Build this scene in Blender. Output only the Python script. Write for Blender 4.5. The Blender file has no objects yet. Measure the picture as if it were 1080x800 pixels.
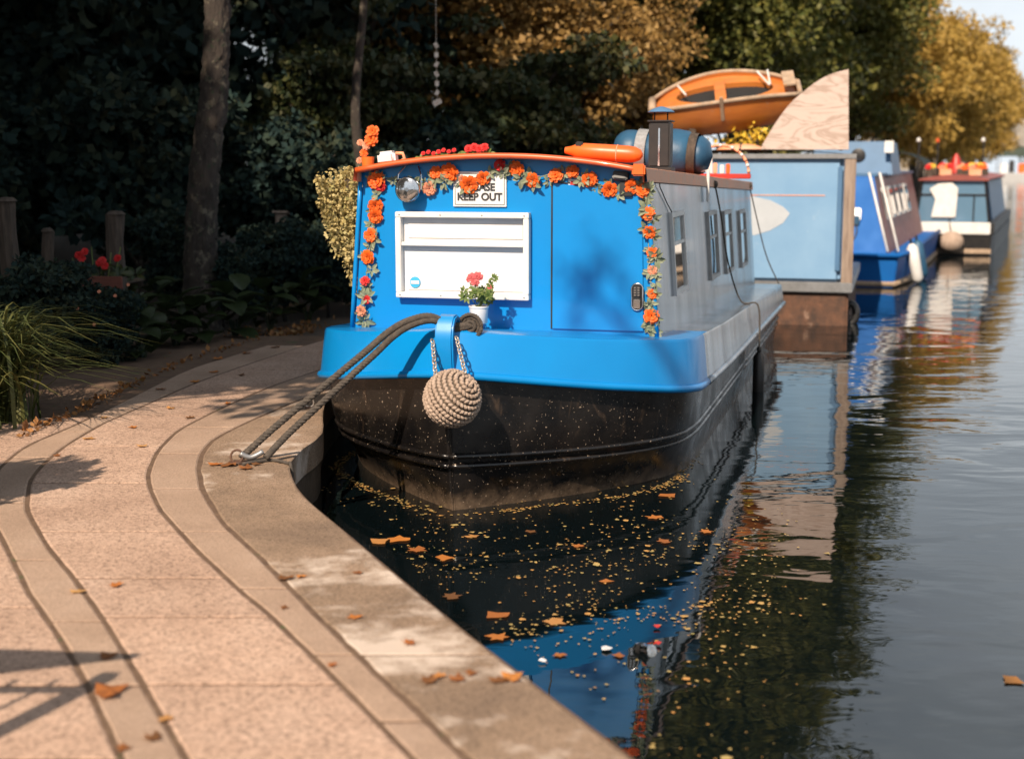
import bpy, bmesh, math, random
import numpy as np
from mathutils import Vector, Matrix, Euler
R = math.radians
sc = bpy.context.scene
col = sc.collection
random.seed(7)

# ------------------------------------------------------------------ camera, world, sun, exposure
H_CAM, F_PX, CX, CY, HORIZON = 2.10, 1500.0, 540.0, 400.0, 170.0
PITCH = math.atan((CY - HORIZON) / F_PX)
cam_data = bpy.data.cameras.new('camera')
cam_data.sensor_width = 36.0
cam_data.lens = 50.0
cam_data.clip_start, cam_data.clip_end = 0.1, 3000
cam_data.dof.use_dof = True
cam_data.dof.focus_distance = 9.0
cam_data.dof.aperture_fstop = 1.6
cam = bpy.data.objects.new('camera', cam_data)
col.objects.link(cam)
cam.location = (0, 0, H_CAM)
cam.rotation_euler = (math.pi / 2 - PITCH, 0, 0)
sc.camera = cam

SUN_AZ, SUN_EL = 23.0, 40.0      # light travels forward and to the right: the sun is behind the camera's left shoulder
sdir = Vector((-math.sin(R(SUN_AZ)) * math.cos(R(SUN_EL)), -math.cos(R(SUN_AZ)) * math.cos(R(SUN_EL)), math.sin(R(SUN_EL))))
sun_data = bpy.data.lights.new('sun', 'SUN')
sun_data.energy = 5.0
sun_data.angle = R(0.6)
sun_data.color = (1.0, 0.83, 0.66)
sun = bpy.data.objects.new('sun', sun_data)
col.objects.link(sun)
sun.rotation_euler = sdir.to_track_quat('Z', 'Y').to_euler()
sun.location = (-8, -18, 20)

world = bpy.data.worlds.new('World')
sc.world = world
world.use_nodes = True
wn, wl = world.node_tree.nodes, world.node_tree.links
bg = wn['Background']
sky = wn.new('ShaderNodeTexSky')
sky.sky_type = 'NISHITA'
sky.sun_disc = False
sky.sun_elevation = R(SUN_EL)
sky.sun_rotation = math.atan2(sdir.x, sdir.y)
sky.air_density, sky.dust_density, sky.ozone_density = 1.0, 2.4, 1.6
tc = wn.new('ShaderNodeTexCoord')
mp = wn.new('ShaderNodeMapping'); mp.inputs['Scale'].default_value = (1.3, 1.3, 3.2)
nz = wn.new('ShaderNodeTexNoise'); nz.inputs['Scale'].default_value = 2.2; nz.inputs['Detail'].default_value = 7; nz.inputs['Roughness'].default_value = 0.55
rp = wn.new('ShaderNodeValToRGB')
rp.color_ramp.elements[0].position = 0.30; rp.color_ramp.elements[0].color = (0.10, 0.10, 0.10, 1)
rp.color_ramp.elements[1].position = 0.72; rp.color_ramp.elements[1].color = (0.8, 0.8, 0.8, 1)
mx = wn.new('ShaderNodeMixRGB'); mx.inputs['Color2'].default_value = (11.6, 12.5, 13.3, 1)
wl.new(tc.outputs['Generated'], mp.inputs['Vector']); wl.new(mp.outputs['Vector'], nz.inputs['Vector'])
wl.new(nz.outputs['Fac'], rp.inputs['Fac'])
# thin cloud and haze gather towards the horizon all the way round, as a cloud layer does in perspective
sxy = wn.new('ShaderNodeSeparateXYZ'); wl.new(tc.outputs['Generated'], sxy.inputs['Vector'])
inv = wn.new('ShaderNodeMath'); inv.operation = 'SUBTRACT'; inv.inputs[0].default_value = 1.0; inv.use_clamp = True; wl.new(sxy.outputs['Z'], inv.inputs[1])
pw = wn.new('ShaderNodeMath'); pw.operation = 'POWER'; pw.inputs[1].default_value = 1.8; wl.new(inv.outputs[0], pw.inputs[0])
hz = wn.new('ShaderNodeMath'); hz.operation = 'MULTIPLY_ADD'; hz.inputs[1].default_value = 0.66; hz.use_clamp = True; wl.new(pw.outputs[0], hz.inputs[0]); wl.new(rp.outputs['Color'], hz.inputs[2])
wl.new(hz.outputs[0], mx.inputs['Fac'])
wl.new(sky.outputs['Color'], mx.inputs['Color1']); wl.new(mx.outputs['Color'], bg.inputs['Color'])
bg.inputs['Strength'].default_value = 0.05

sc.view_settings.view_transform = 'Standard'
sc.view_settings.look = 'None'
sc.view_settings.exposure = 0.62
sc.view_settings.gamma = 1.0
sc.view_settings.use_curve_mapping = False
sc.render.engine = 'CYCLES'
sc.cycles.use_denoising = True
sc.cycles.max_bounces = 6
sc.cycles.transparent_max_bounces = 6
sc.cycles.caustics_reflective = False
sc.cycles.caustics_refractive = False

# ------------------------------------------------------------------ pixel -> place (a direction; the distance comes from what it touches)
def ray(px, py):
    dx, up = (px - CX) / F_PX, (CY - py) / F_PX
    return Vector((dx, math.cos(PITCH) + math.sin(PITCH) * up, -math.sin(PITCH) + math.cos(PITCH) * up))
def on_z(px, py, z):
    d = ray(px, py); t = (z - H_CAM) / d.z
    return Vector((d.x * t, d.y * t, z))
def at_y(px, py, y):
    d = ray(px, py); t = y / d.y
    return Vector((d.x * t, y, H_CAM + d.z * t))
class Fr:                                   # a boat's own frame: v to its right, u back along it
    def __init__(s, o, yaw):
        s.o = Vector(o); s.yaw = R(yaw)
        s.A = Vector((math.sin(s.yaw), math.cos(s.yaw), 0)); s.Rt = Vector((math.cos(s.yaw), -math.sin(s.yaw), 0))
    def w(s, v, u, z): return s.o + s.Rt * v + s.A * u + Vector((0, 0, z))
    def loc(s, P): q = P - s.o; return Vector((q.dot(s.Rt), q.dot(s.A), P.z))
    def _hit(s, px, py, n, k):
        d = ray(px, py); c = Vector((0, 0, H_CAM))
        t = (k - (c - s.o).dot(n)) / d.dot(n)
        return s.loc(c + d * t)
    def pu(s, px, py, u): q = s._hit(px, py, s.A, u); return q.x, q.z
    def pv(s, px, py, v): q = s._hit(px, py, s.Rt, v); return q.y, q.z
    def pz(s, px, py, z): q = s.loc(on_z(px, py, z)); return q.x, q.y

# ------------------------------------------------------------------ materials
def new_mat(name):
    m = bpy.data.materials.new(name); m.use_nodes = True
    nt = m.node_tree
    return m, nt.nodes, nt.links, nt.nodes['Principled BSDF']
def setp(b, **k):
    for a, v in k.items():
        n = {'rough': 'Roughness', 'metal': 'Metallic', 'spec': 'Specular IOR Level', 'coat': 'Coat Weight', 'trans': 'Transmission Weight', 'ior': 'IOR', 'alpha': 'Alpha'}[a]
        b.inputs[n].default_value = v
def ramp(N, stops):
    r = N.new('ShaderNodeValToRGB'); e = r.color_ramp.elements
    while len(e) < len(stops): e.new(0.5)
    for q, (p, c) in zip(e, stops): q.position = p; q.color = (*c, 1)
    return r
def pmat(name, c1, c2=None, scale=4.0, rough=0.55, metal=0.0, bump=0.0, bscale=60.0, spec=0.5, coat=0.0, stretch=(1, 1, 1), lo=0.35, hi=0.65, spots=None, detail=6, rvar=0.12):
    m, N, L, b = new_mat(name)
    tc = N.new('ShaderNodeTexCoord'); mp = N.new('ShaderNodeMapping'); mp.inputs['Scale'].default_value = stretch
    L.new(tc.outputs['Object'], mp.inputs['Vector'])
    nz = N.new('ShaderNodeTexNoise'); nz.inputs['Scale'].default_value = scale; nz.inputs['Detail'].default_value = detail; nz.inputs['Roughness'].default_value = 0.6
    L.new(mp.outputs['Vector'], nz.inputs['Vector'])
    c2 = c2 or tuple(min(1, x * 0.8) for x in c1)
    r = ramp(N, [(lo, c1), (hi, c2)])
    L.new(nz.outputs['Fac'], r.inputs['Fac'])
    out = r.outputs['Color']
    for (sc_, thr, colr, soft) in (spots or []):           # speckle layers: scale, threshold, colour, softness
        n2 = N.new('ShaderNodeTexNoise'); n2.inputs['Scale'].default_value = sc_; n2.inputs['Detail'].default_value = 4; n2.inputs['Roughness'].default_value = 0.65
        L.new(tc.outputs['Object'], n2.inputs['Vector'])
        r2 = ramp(N, [(thr, (0, 0, 0)), (thr + soft, (1, 1, 1))]); L.new(n2.outputs['Fac'], r2.inputs['Fac'])
        mx = N.new('ShaderNodeMixRGB'); mx.inputs['Color2'].default_value = (*colr, 1)
        L.new(r2.outputs['Color'], mx.inputs['Fac']); L.new(out, mx.inputs['Color1']); out = mx.outputs['Color']
    L.new(out, b.inputs['Base Color'])
    mr = N.new('ShaderNodeMapRange'); mr.inputs['To Min'].default_value = max(0.02, rough - rvar); mr.inputs['To Max'].default_value = min(1, rough + rvar)
    L.new(nz.outputs['Fac'], mr.inputs['Value']); L.new(mr.outputs['Result'], b.inputs['Roughness'])
    setp(b, metal=metal, spec=spec, coat=coat)
    if bump:
        n3 = N.new('ShaderNodeTexNoise'); n3.inputs['Scale'].default_value = bscale; n3.inputs['Detail'].default_value = 5
        L.new(mp.outputs['Vector'], n3.inputs['Vector'])
        bp = N.new('ShaderNodeBump'); bp.inputs['Strength'].default_value = bump; bp.inputs['Distance'].default_value = 0.02
        L.new(n3.outputs['Fac'], bp.inputs['Height']); L.new(bp.outputs['Normal'], b.inputs['Normal'])
    return m
def leafmat(name, cols, rough=0.5, trans=0.3):
    m, N, L, b = new_mat(name)
    g = N.new('ShaderNodeNewGeometry')
    tc = N.new('ShaderNodeTexCoord'); nz = N.new('ShaderNodeTexNoise'); nz.inputs['Scale'].default_value = 0.9; nz.inputs['Detail'].default_value = 3
    L.new(tc.outputs['Object'], nz.inputs['Vector'])
    ad = N.new('ShaderNodeMath'); ad.operation = 'MULTIPLY_ADD'; ad.inputs[1].default_value = 0.55
    sb = N.new('ShaderNodeMath'); sb.operation = 'MULTIPLY_ADD'; sb.inputs[1].default_value = 1.3; sb.inputs[2].default_value = -0.43
    L.new(nz.outputs['Fac'], sb.inputs[0])
    L.new(g.outputs['Random Per Island'], ad.inputs[0]); L.new(sb.outputs[0], ad.inputs[2])
    r = ramp(N, [(i / max(1, len(cols) - 1), c) for i, c in enumerate(cols)])
    L.new(ad.outputs[0], r.inputs['Fac']); L.new(r.outputs['Color'], b.inputs['Base Color'])
    setp(b, rough=rough, spec=0.35)
    t = N.new('ShaderNodeBsdfTranslucent'); L.new(r.outputs['Color'], t.inputs['Color'])
    ms = N.new('ShaderNodeMixShader'); ms.inputs['Fac'].default_value = trans
    L.new(b.outputs[0], ms.inputs[1]); L.new(t.outputs[0], ms.inputs[2]); L.new(ms.outputs[0], N['Material Output'].inputs['Surface'])
    return m
M = {}
def slab_mat(name, base, dark, light, pit, patch=None):
    m, N, L, b = new_mat(name)
    tc = N.new('ShaderNodeTexCoord'); oi = N.new('ShaderNodeObjectInfo')
    big = N.new('ShaderNodeTexNoise'); big.inputs['Scale'].default_value = 1.7; big.inputs['Detail'].default_value = 6; big.inputs['Roughness'].default_value = 0.62
    L.new(tc.outputs['Object'], big.inputs['Vector'])
    r = ramp(N, [(0.3, dark), (0.52, base), (0.75, light)]); L.new(big.outputs['Fac'], r.inputs['Fac'])
    vo = N.new('ShaderNodeTexVoronoi'); vo.inputs['Scale'].default_value = pit; L.new(tc.outputs['Object'], vo.inputs['Vector'])
    hs = N.new('ShaderNodeSeparateColor'); L.new(vo.outputs['Color'], hs.inputs['Color'])
    sp = ramp(N, [(0.0, (0.45, 0.43, 0.41)), (0.35, (0.95, 0.94, 0.92)), (1.0, (1.30, 1.27, 1.25))]); L.new(hs.outputs[0], sp.inputs['Fac'])
    mu = N.new('ShaderNodeMixRGB'); mu.blend_type = 'MULTIPLY'; mu.inputs['Fac'].default_value = 0.85
    L.new(r.outputs['Color'], mu.inputs['Color1']); L.new(sp.outputs['Color'], mu.inputs['Color2'])
    out = mu.outputs['Color']
    if patch:
        n2 = N.new('ShaderNodeTexNoise'); n2.inputs['Scale'].default_value = 0.9; n2.inputs['Detail'].default_value = 8; n2.inputs['Roughness'].default_value = 0.7
        mp = N.new('ShaderNodeMapping'); mp.inputs['Location'].default_value = (3.1, 1.7, 0); L.new(tc.outputs['Object'], mp.inputs['Vector']); L.new(mp.outputs['Vector'], n2.inputs['Vector'])
        r2 = ramp(N, [(0.50, (0, 0, 0)), (0.585, (0.95, 0.95, 0.95))]); L.new(n2.outputs['Fac'], r2.inputs['Fac'])
        mx = N.new('ShaderNodeMixRGB'); mx.inputs['Color2'].default_value = (*patch, 1)
        L.new(r2.outputs['Color'], mx.inputs['Fac']); L.new(out, mx.inputs['Color1']); out = mx.outputs['Color']
    tn = N.new('ShaderNodeMapRange'); tn.inputs['To Min'].default_value = 0.94; tn.inputs['To Max'].default_value = 1.05
    L.new(oi.outputs['Random'], tn.inputs['Value'])
    hv = N.new('ShaderNodeHueSaturation'); L.new(tn.outputs['Result'], hv.inputs['Value']); L.new(out, hv.inputs['Color'])
    L.new(hv.outputs['Color'], b.inputs['Base Color'])
    setp(b, rough=0.85, spec=0.25)
    bp = N.new('ShaderNodeBump'); bp.inputs['Strength'].default_value = 0.55; bp.inputs['Distance'].default_value = 0.006
    L.new(vo.outputs['Distance'], bp.inputs['Height'])
    b2 = N.new('ShaderNodeBump'); b2.inputs['Strength'].default_value = 0.35; b2.inputs['Distance'].default_value = 0.03
    L.new(big.outputs['Fac'], b2.inputs['Height']); L.new(bp.outputs['Normal'], b2.inputs['Normal']); L.new(b2.outputs['Normal'], b.inputs['Normal'])
    return m
M['slab'] = slab_mat('aggregate_slab', (0.40, 0.275, 0.205), (0.32, 0.215, 0.158), (0.46, 0.33, 0.255), 95)
M['band'] = slab_mat('sandstone_edging', (0.385, 0.272, 0.20), (0.31, 0.215, 0.155), (0.44, 0.32, 0.245), 300)
M['coping'] = slab_mat('old_coping', (0.25, 0.175, 0.12), (0.17, 0.12, 0.085), (0.32, 0.23, 0.165), 160, (0.56, 0.46, 0.38))
M['joint'] = pmat('joint_dirt', (0.085, 0.048, 0.028), (0.14, 0.085, 0.05), 14, 0.95, spots=[(5, 0.64, (0.05, 0.075, 0.02), 0.06)])
M['quay'] = pmat('wet_quay_wall', (0.10, 0.075, 0.055), (0.05, 0.042, 0.03), 5, 0.6, bump=0.5, bscale=25)
M['soil'] = pmat('garden_soil', (0.055, 0.04, 0.028), (0.09, 0.06, 0.035), 6, 0.95, bump=0.8, bscale=18, spots=[(22, 0.60, (0.16, 0.08, 0.03), 0.05)])
BLUE = (0.001, 0.205, 0.53)
M['blue'] = pmat('blue_gloss_paint', BLUE, (0.001, 0.185, 0.49), 2.5, 0.34, spec=0.4, coat=0.12, bump=0.03, bscale=9, lo=0.3, hi=0.7, rvar=0.06, spots=[(70, 0.80, (0.5, 0.6, 0.7), 0.03)])
M['bluedark'] = pmat('blue_trim_paint', (0.004, 0.14, 0.50), (0.004, 0.12, 0.44), 3, 0.3, coat=0.2)
M['steel'] = pmat('weathered_steel_blue_side', (0.36, 0.40, 0.44), (0.19, 0.21, 0.23), 1.3, 0.24, metal=0.85, stretch=(1, 2.4, 0.10), bump=0.22, bscale=1.1, coat=0.1, rvar=0.10, lo=0.32, hi=0.68, detail=2, spots=[(3, 0.60, (0.20, 0.17, 0.14), 0.2)])
def hull_mat():
    m, N, L, b = new_mat('black_hull_paint')
    tc = N.new('ShaderNodeTexCoord'); sx = N.new('ShaderNodeSeparateXYZ'); L.new(tc.outputs['Object'], sx.inputs['Vector'])
    nz = N.new('ShaderNodeTexNoise'); nz.inputs['Scale'].default_value = 5; nz.inputs['Detail'].default_value = 8; L.new(tc.outputs['Object'], nz.inputs['Vector'])
    base = ramp(N, [(0.35, (0.0045, 0.0042, 0.0045)), (0.75, (0.013, 0.010, 0.008))]); L.new(nz.outputs['Fac'], base.inputs['Fac'])
    # dried silt above the waterline
    mr = N.new('ShaderNodeMapRange'); mr.inputs['From Min'].default_value = 0.24; mr.inputs['From Max'].default_value = -0.02; L.new(sx.outputs['Z'], mr.inputs['Value'])
    n2 = N.new('ShaderNodeTexNoise'); n2.inputs['Scale'].default_value = 11; n2.inputs['Detail'].default_value = 9; n2.inputs['Roughness'].default_value = 0.75; L.new(tc.outputs['Object'], n2.inputs['Vector'])
    mm = N.new('ShaderNodeMath'); mm.operation = 'MULTIPLY'; L.new(mr.outputs['Result'], mm.inputs[0]); L.new(n2.outputs['Fac'], mm.inputs[1])
    r2 = ramp(N, [(0.22, (0, 0, 0)), (0.60, (0.8, 0.8, 0.8))]); L.new(mm.outputs[0], r2.inputs['Fac'])
    mx = N.new('ShaderNodeMixRGB'); mx.inputs['Color2'].default_value = (0.21, 0.145, 0.095, 1); L.new(r2.outputs['Color'], mx.inputs['Fac']); L.new(base.outputs['Color'], mx.inputs['Color1'])
    # dust flecks and scuffs
    n3 = N.new('ShaderNodeTexNoise'); n3.inputs['Scale'].default_value = 62; n3.inputs['Detail'].default_value = 3; L.new(tc.outputs['Object'], n3.inputs['Vector'])
    r3 = ramp(N, [(0.665, (0, 0, 0)), (0.71, (1, 1, 1))]); L.new(n3.outputs['Fac'], r3.inputs['Fac'])
    m3 = N.new('ShaderNodeMixRGB'); m3.inputs['Color2'].default_value = (0.30, 0.23, 0.17, 1); L.new(r3.outputs['Color'], m3.inputs['Fac']); L.new(mx.outputs['Color'], m3.inputs['Color1'])
    mp = N.new('ShaderNodeMapping'); mp.inputs['Scale'].default_value = (3, 3, 1.2); mp.inputs['Rotation'].default_value = (0.2, 0.5, 0.1); L.new(tc.outputs['Object'], mp.inputs['Vector'])
    n4 = N.new('ShaderNodeTexNoise'); n4.inputs['Scale'].default_value = 1.6; n4.inputs['Detail'].default_value = 9; n4.inputs['Distortion'].default_value = 1.8; L.new(mp.outputs['Vector'], n4.inputs['Vector'])
    r4 = ramp(N, [(0.60, (0, 0, 0)), (0.82, (0.5, 0.5, 0.5))]); L.new(n4.outputs['Fac'], r4.inputs['Fac'])
    m4 = N.new('ShaderNodeMixRGB'); m4.inputs['Color2'].default_value = (0.13, 0.085, 0.055, 1); L.new(r4.outputs['Color'], m4.inputs['Fac']); L.new(m3.outputs['Color'], m4.inputs['Color1'])
    L.new(m4.outputs['Color'], b.inputs['Base Color'])
    rr = ramp(N, [(0.3, (0.16,) * 3), (0.7, (0.42,) * 3)]); L.new(nz.outputs['Fac'], rr.inputs['Fac']); L.new(rr.outputs['Color'], b.inputs['Roughness'])
    bp = N.new('ShaderNodeBump'); bp.inputs['Strength'].default_value = 0.25; bp.inputs['Distance'].default_value = 0.02; L.new(nz.outputs['Fac'], bp.inputs['Height']); L.new(bp.outputs['Normal'], b.inputs['Normal'])
    return m
M['hull'] = hull_mat()
M['orange'] = pmat('orange_red_paint', (0.62, 0.10, 0.02), (0.52, 0.08, 0.02), 6, 0.4, coat=0.2)
M['orangefade'] = pmat('faded_orange_paint', (0.72, 0.27, 0.12), (0.60, 0.34, 0.22), 3, 0.5, spots=[(14, 0.6, (0.3, 0.24, 0.2), 0.1)])
M['buoy'] = pmat('orange_plastic', (0.75, 0.13, 0.015), (0.62, 0.10, 0.015), 8, 0.38, spots=[(22, 0.66, (0.35, 0.1, 0.05), 0.08)])
M['white'] = pmat('white_paint', (0.66, 0.65, 0.63), (0.58, 0.56, 0.53), 6, 0.45, spots=[(16, 0.68, (0.5, 0.47, 0.43), 0.12)])
M['whiteclean'] = pmat('white_plastic', (0.66, 0.655, 0.65), (0.60, 0.59, 0.58), 5, 0.4)
M['grey'] = pmat('grey_metal', (0.32, 0.32, 0.32), (0.22, 0.22, 0.22), 7, 0.4, metal=0.6)
M['chrome'] = pmat('chrome', (0.75, 0.75, 0.75), (0.6, 0.6, 0.6), 7, 0.14, metal=1.0, rvar=0.05)
M['black'] = pmat('black_plastic', (0.012, 0.012, 0.013), (0.02, 0.02, 0.02), 7, 0.45)
M['text'] = pmat('black_lettering', (0.02, 0.02, 0.022), (0.03, 0.03, 0.03), 7, 0.6)
M['rope'] = pmat('dark_rope', (0.045, 0.038, 0.032), (0.095, 0.076, 0.06), 40, 0.9, bump=0.5, bscale=200)
M['knot'] = pmat('bleached_fender_rope', (0.42, 0.32, 0.25), (0.33, 0.24, 0.18), 12, 0.95, bump=0.6, bscale=160)
M['knotdark'] = pmat('fender_core', (0.12, 0.09, 0.065), None, 12, 0.95)
M['chain'] = pmat('galvanised_chain', (0.55, 0.50, 0.45), (0.35, 0.28, 0.22), 20, 0.4, metal=0.7)
M['rust'] = pmat('rusty_iron', (0.12, 0.055, 0.03), (0.05, 0.03, 0.022), 6, 0.85, bump=0.4, bscale=30, spots=[(5, 0.6, (0.22, 0.14, 0.10), 0.1)])
M['redplate'] = pmat('red_plate', (0.45, 0.03, 0.02), None, 9, 0.4)
M['tarp'] = pmat('blue_tarpaulin', (0.02, 0.085, 0.16), (0.015, 0.06, 0.12), 5, 0.5, bump=0.3, bscale=10)
M['strap'] = pmat('grey_webbing', (0.28, 0.29, 0.30), (0.2, 0.2, 0.2), 30, 0.9)
M['pale'] = pmat('pale_blue_paint', (0.155, 0.29, 0.455), (0.19, 0.33, 0.49), 1.6, 0.42, coat=0.1, bump=0.04, bscale=5, spots=[(3.0, 0.62, (0.27, 0.38, 0.50), 0.15), (18, 0.7, (0.25, 0.2, 0.16), 0.06)])
M['sheet'] = pmat('white_sheet', (0.42, 0.45, 0.48), (0.36, 0.39, 0.42), 3, 0.6)
def wood_mat(name, a, b2, c):
    m, N, L, b = new_mat(name)
    tc = N.new('ShaderNodeTexCoord'); mp = N.new('ShaderNodeMapping'); mp.inputs['Scale'].default_value = (0.7, 1.0, 2.6); L.new(tc.outputs['Object'], mp.inputs['Vector'])
    n1 = N.new('ShaderNodeTexNoise'); n1.inputs['Scale'].default_value = 1.7; n1.inputs['Detail'].default_value = 3; n1.inputs['Distortion'].default_value = 1.2; L.new(mp.outputs['Vector'], n1.inputs['Vector'])
    mt = N.new('ShaderNodeMath'); mt.operation = 'MULTIPLY'; mt.inputs[1].default_value = 7; L.new(n1.outputs['Fac'], mt.inputs[0])
    fr = N.new('ShaderNodeMath'); fr.operation = 'PINGPONG'; fr.inputs[1].default_value = 0.5; L.new(mt.outputs[0], fr.inputs[0])
    r = ramp(N, [(0.0, c), (0.25, b2), (0.6, a)]); L.new(fr.outputs[0], r.inputs['Fac']); L.new(r.outputs['Color'], b.inputs['Base Color'])
    setp(b, rough=0.75, spec=0.3)
    return m
M['ply'] = wood_mat('weathered_plywood', (0.52, 0.42, 0.365), (0.48, 0.38, 0.33), (0.36, 0.27, 0.22))
M['greywood'] = pmat('weathered_timber', (0.30, 0.23, 0.18), (0.18, 0.13, 0.10), 3, 0.8, stretch=(8, 8, 0.8), bump=0.3, bscale=20)
M['dinghy'] = pmat('orange_varnished_ply', (0.50, 0.165, 0.03), (0.40, 0.12, 0.025), 3, 0.45, coat=0.15, stretch=(0.6, 3, 3), spots=[(6, 0.63, (0.30, 0.20, 0.13), 0.1), (30, 0.70, (0.4, 0.3, 0.22), 0.05)])
M['dinghyrim'] = pmat('worn_dinghy_rail', (0.40, 0.29, 0.20), (0.26, 0.19, 0.13), 8, 0.8, spots=[(14, 0.6, (0.5, 0.25, 0.1), 0.1)])
M['dark'] = pmat('interior_shade_paint', (0.012, 0.012, 0.012), None, 5, 0.9)  # near-black stands in for shade inside the dinghy well and bird box hole
M['blue3'] = pmat('mid_blue_paint', (0.006, 0.105, 0.36), (0.006, 0.09, 0.32), 3, 0.6, spec=0.2)
M['slate3'] = pmat('slate_blue_paint', (0.07, 0.16, 0.29), (0.06, 0.14, 0.25), 3, 0.45)
M['redpaint'] = pmat('dull_red_paint', (0.25, 0.06, 0.045), None, 5, 0.5)
M['canvas'] = pmat('dark_green_canvas', (0.05, 0.07, 0.05), (0.035, 0.05, 0.04), 5, 0.8)
M['bark'] = pmat('bark', (0.045, 0.034, 0.026), (0.020, 0.015, 0.012), 4, 0.95, stretch=(4, 4, 0.9), bump=1.0, bscale=9, spots=[(9, 0.55, (0.10, 0.085, 0.06), 0.08), (14, 0.60, (0.02, 0.03, 0.015), 0.06)])
M['oldwood'] = pmat('old_garden_timber', (0.085, 0.06, 0.044), (0.04, 0.03, 0.022), 5, 0.9, stretch=(6, 6, 1), bump=0.4)
M['redwood'] = pmat('red_stained_board', (0.18, 0.055, 0.035), (0.12, 0.04, 0.025), 5, 0.7, stretch=(1, 6, 6))
M['pot'] = pmat('white_ceramic', (0.64, 0.62, 0.60), (0.56, 0.54, 0.52), 8, 0.35)
M['orangepot'] = pmat('orange_pot', (0.7, 0.16, 0.02), None, 8, 0.5)
M['iron'] = pmat('black_iron', (0.006, 0.006, 0.007), (0.012, 0.010, 0.009), 12, 0.5)
M['stone'] = pmat('bridge_stone', (0.30, 0.27, 0.23), (0.2, 0.18, 0.15), 1.2, 0.85)
M['grassland'] = pmat('bank_ground', (0.06, 0.075, 0.03), (0.10, 0.075, 0.04), 0.6, 0.95, bump=0.5, bscale=4)
def glass_mat(name, tint, rough=0.03):
    m, N, L, b = new_mat(name)
    tc = N.new('ShaderNodeTexCoord'); nz = N.new('ShaderNodeTexNoise'); nz.inputs['Scale'].default_value = 1.5; L.new(tc.outputs['Object'], nz.inputs['Vector'])
    bp = N.new('ShaderNodeBump'); bp.inputs['Strength'].default_value = 0.04; bp.inputs['Distance'].default_value = 0.02; L.new(nz.outputs['Fac'], bp.inputs['Height']); L.new(bp.outputs['Normal'], b.inputs['Normal'])
    b.inputs['Base Color'].default_value = (*tint, 1); setp(b, rough=rough, spec=1.0, coat=1.0, ior=1.6)
    return m
M['glass'] = glass_mat('cabin_glass', (0.02, 0.025, 0.03))
M['glass4'] = glass_mat('blue_tinted_glass', (0.10, 0.19, 0.28), 0.12)
M['lens'] = pmat('lamp_lens', (0.62, 0.64, 0.66), (0.45, 0.47, 0.50), 22, 0.06, metal=0.95, bump=0.06, bscale=18, coat=1.0, rvar=0.02)
PET = {'orange': [(0.72, 0.10, 0.01), (0.85, 0.17, 0.02)], 'red': [(0.5, 0.012, 0.012), (0.62, 0.03, 0.03)], 'peach': [(0.62, 0.22, 0.12), (0.7, 0.32, 0.2)], 'pink': [(0.45, 0.06, 0.07), (0.6, 0.16, 0.16)], 'yellow': [(0.6, 0.38, 0.03), (0.7, 0.5, 0.06)]}
for k, c in PET.items(): M['petal_' + k] = leafmat('petal_' + k, c, 0.6, 0.2)
M['silkleaf'] = leafmat('silk_leaf', [(0.13, 0.18, 0.11), (0.22, 0.25, 0.16), (0.30, 0.31, 0.22)], 0.6, 0.2)
M['potleaf'] = leafmat('pot_leaf', [(0.05, 0.10, 0.025), (0.12, 0.17, 0.04), (0.22, 0.24, 0.08)], 0.5, 0.25)
M['sedum'] = leafmat('trailing_sedum_leaf', [(0.26, 0.19, 0.06), (0.40, 0.31, 0.11), (0.52, 0.42, 0.20), (0.22, 0.22, 0.07)], 0.6, 0.25)
M['leafdark'] = leafmat('shade_toned_foliage', [(0.004, 0.017, 0.017), (0.008, 0.025, 0.022), (0.020, 0.034, 0.020), (0.046, 0.043, 0.018)], 0.85, 0.12)  # deep wood shade and its teal cast are put into the leaf colour
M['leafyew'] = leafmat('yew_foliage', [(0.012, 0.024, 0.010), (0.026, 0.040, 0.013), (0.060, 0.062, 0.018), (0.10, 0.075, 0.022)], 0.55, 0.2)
M['leafolive'] = leafmat('olive_foliage', [(0.045, 0.065, 0.016), (0.09, 0.10, 0.022), (0.16, 0.15, 0.032), (0.26, 0.21, 0.05)], 0.55, 0.3)
M['leafrust'] = leafmat('russet_foliage', [(0.10, 0.07, 0.022), (0.22, 0.13, 0.035), (0.34, 0.20, 0.06), (0.42, 0.30, 0.12)], 0.6, 0.3)
M['leafgold'] = leafmat('golden_foliage', [(0.17, 0.12, 0.025), (0.36, 0.23, 0.045), (0.50, 0.33, 0.08), (0.60, 0.43, 0.13)], 0.6, 0.4)
M['blade'] = leafmat('grass_blade', [(0.025, 0.042, 0.012), (0.06, 0.075, 0.02), (0.16, 0.14, 0.04)], 0.55, 0.25)
M['bigleaf'] = leafmat('broad_leaf', [(0.015, 0.03, 0.012), (0.03, 0.045, 0.016), (0.07, 0.07, 0.02)], 0.4, 0.25)
M['autumn'] = leafmat('fallen_leaf', [(0.14, 0.06, 0.02), (0.30, 0.10, 0.025), (0.48, 0.17, 0.03), (0.40, 0.22, 0.08)], 0.7, 0.15)
_n = M['autumn'].node_tree; _o = _n.nodes.new('ShaderNodeObjectInfo'); _r = [q for q in _n.nodes if q.type == 'VALTORGB'][0]; _n.links.new(_o.outputs['Random'], _r.inputs['Fac'])
M['solar'] = pmat('grey_plastic', (0.09, 0.09, 0.09), (0.06, 0.06, 0.06), 9, 0.55)
M['litter'] = leafmat('leaf_litter', [(0.10, 0.05, 0.02), (0.22, 0.09, 0.03), (0.32, 0.15, 0.05), (0.16, 0.11, 0.05)], 0.8, 0.1)
M['fleck'] = leafmat('floating_fleck', [(0.20, 0.15, 0.05), (0.38, 0.28, 0.10), (0.45, 0.22, 0.06), (0.28, 0.28, 0.10)], 0.7, 0.0)

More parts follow.
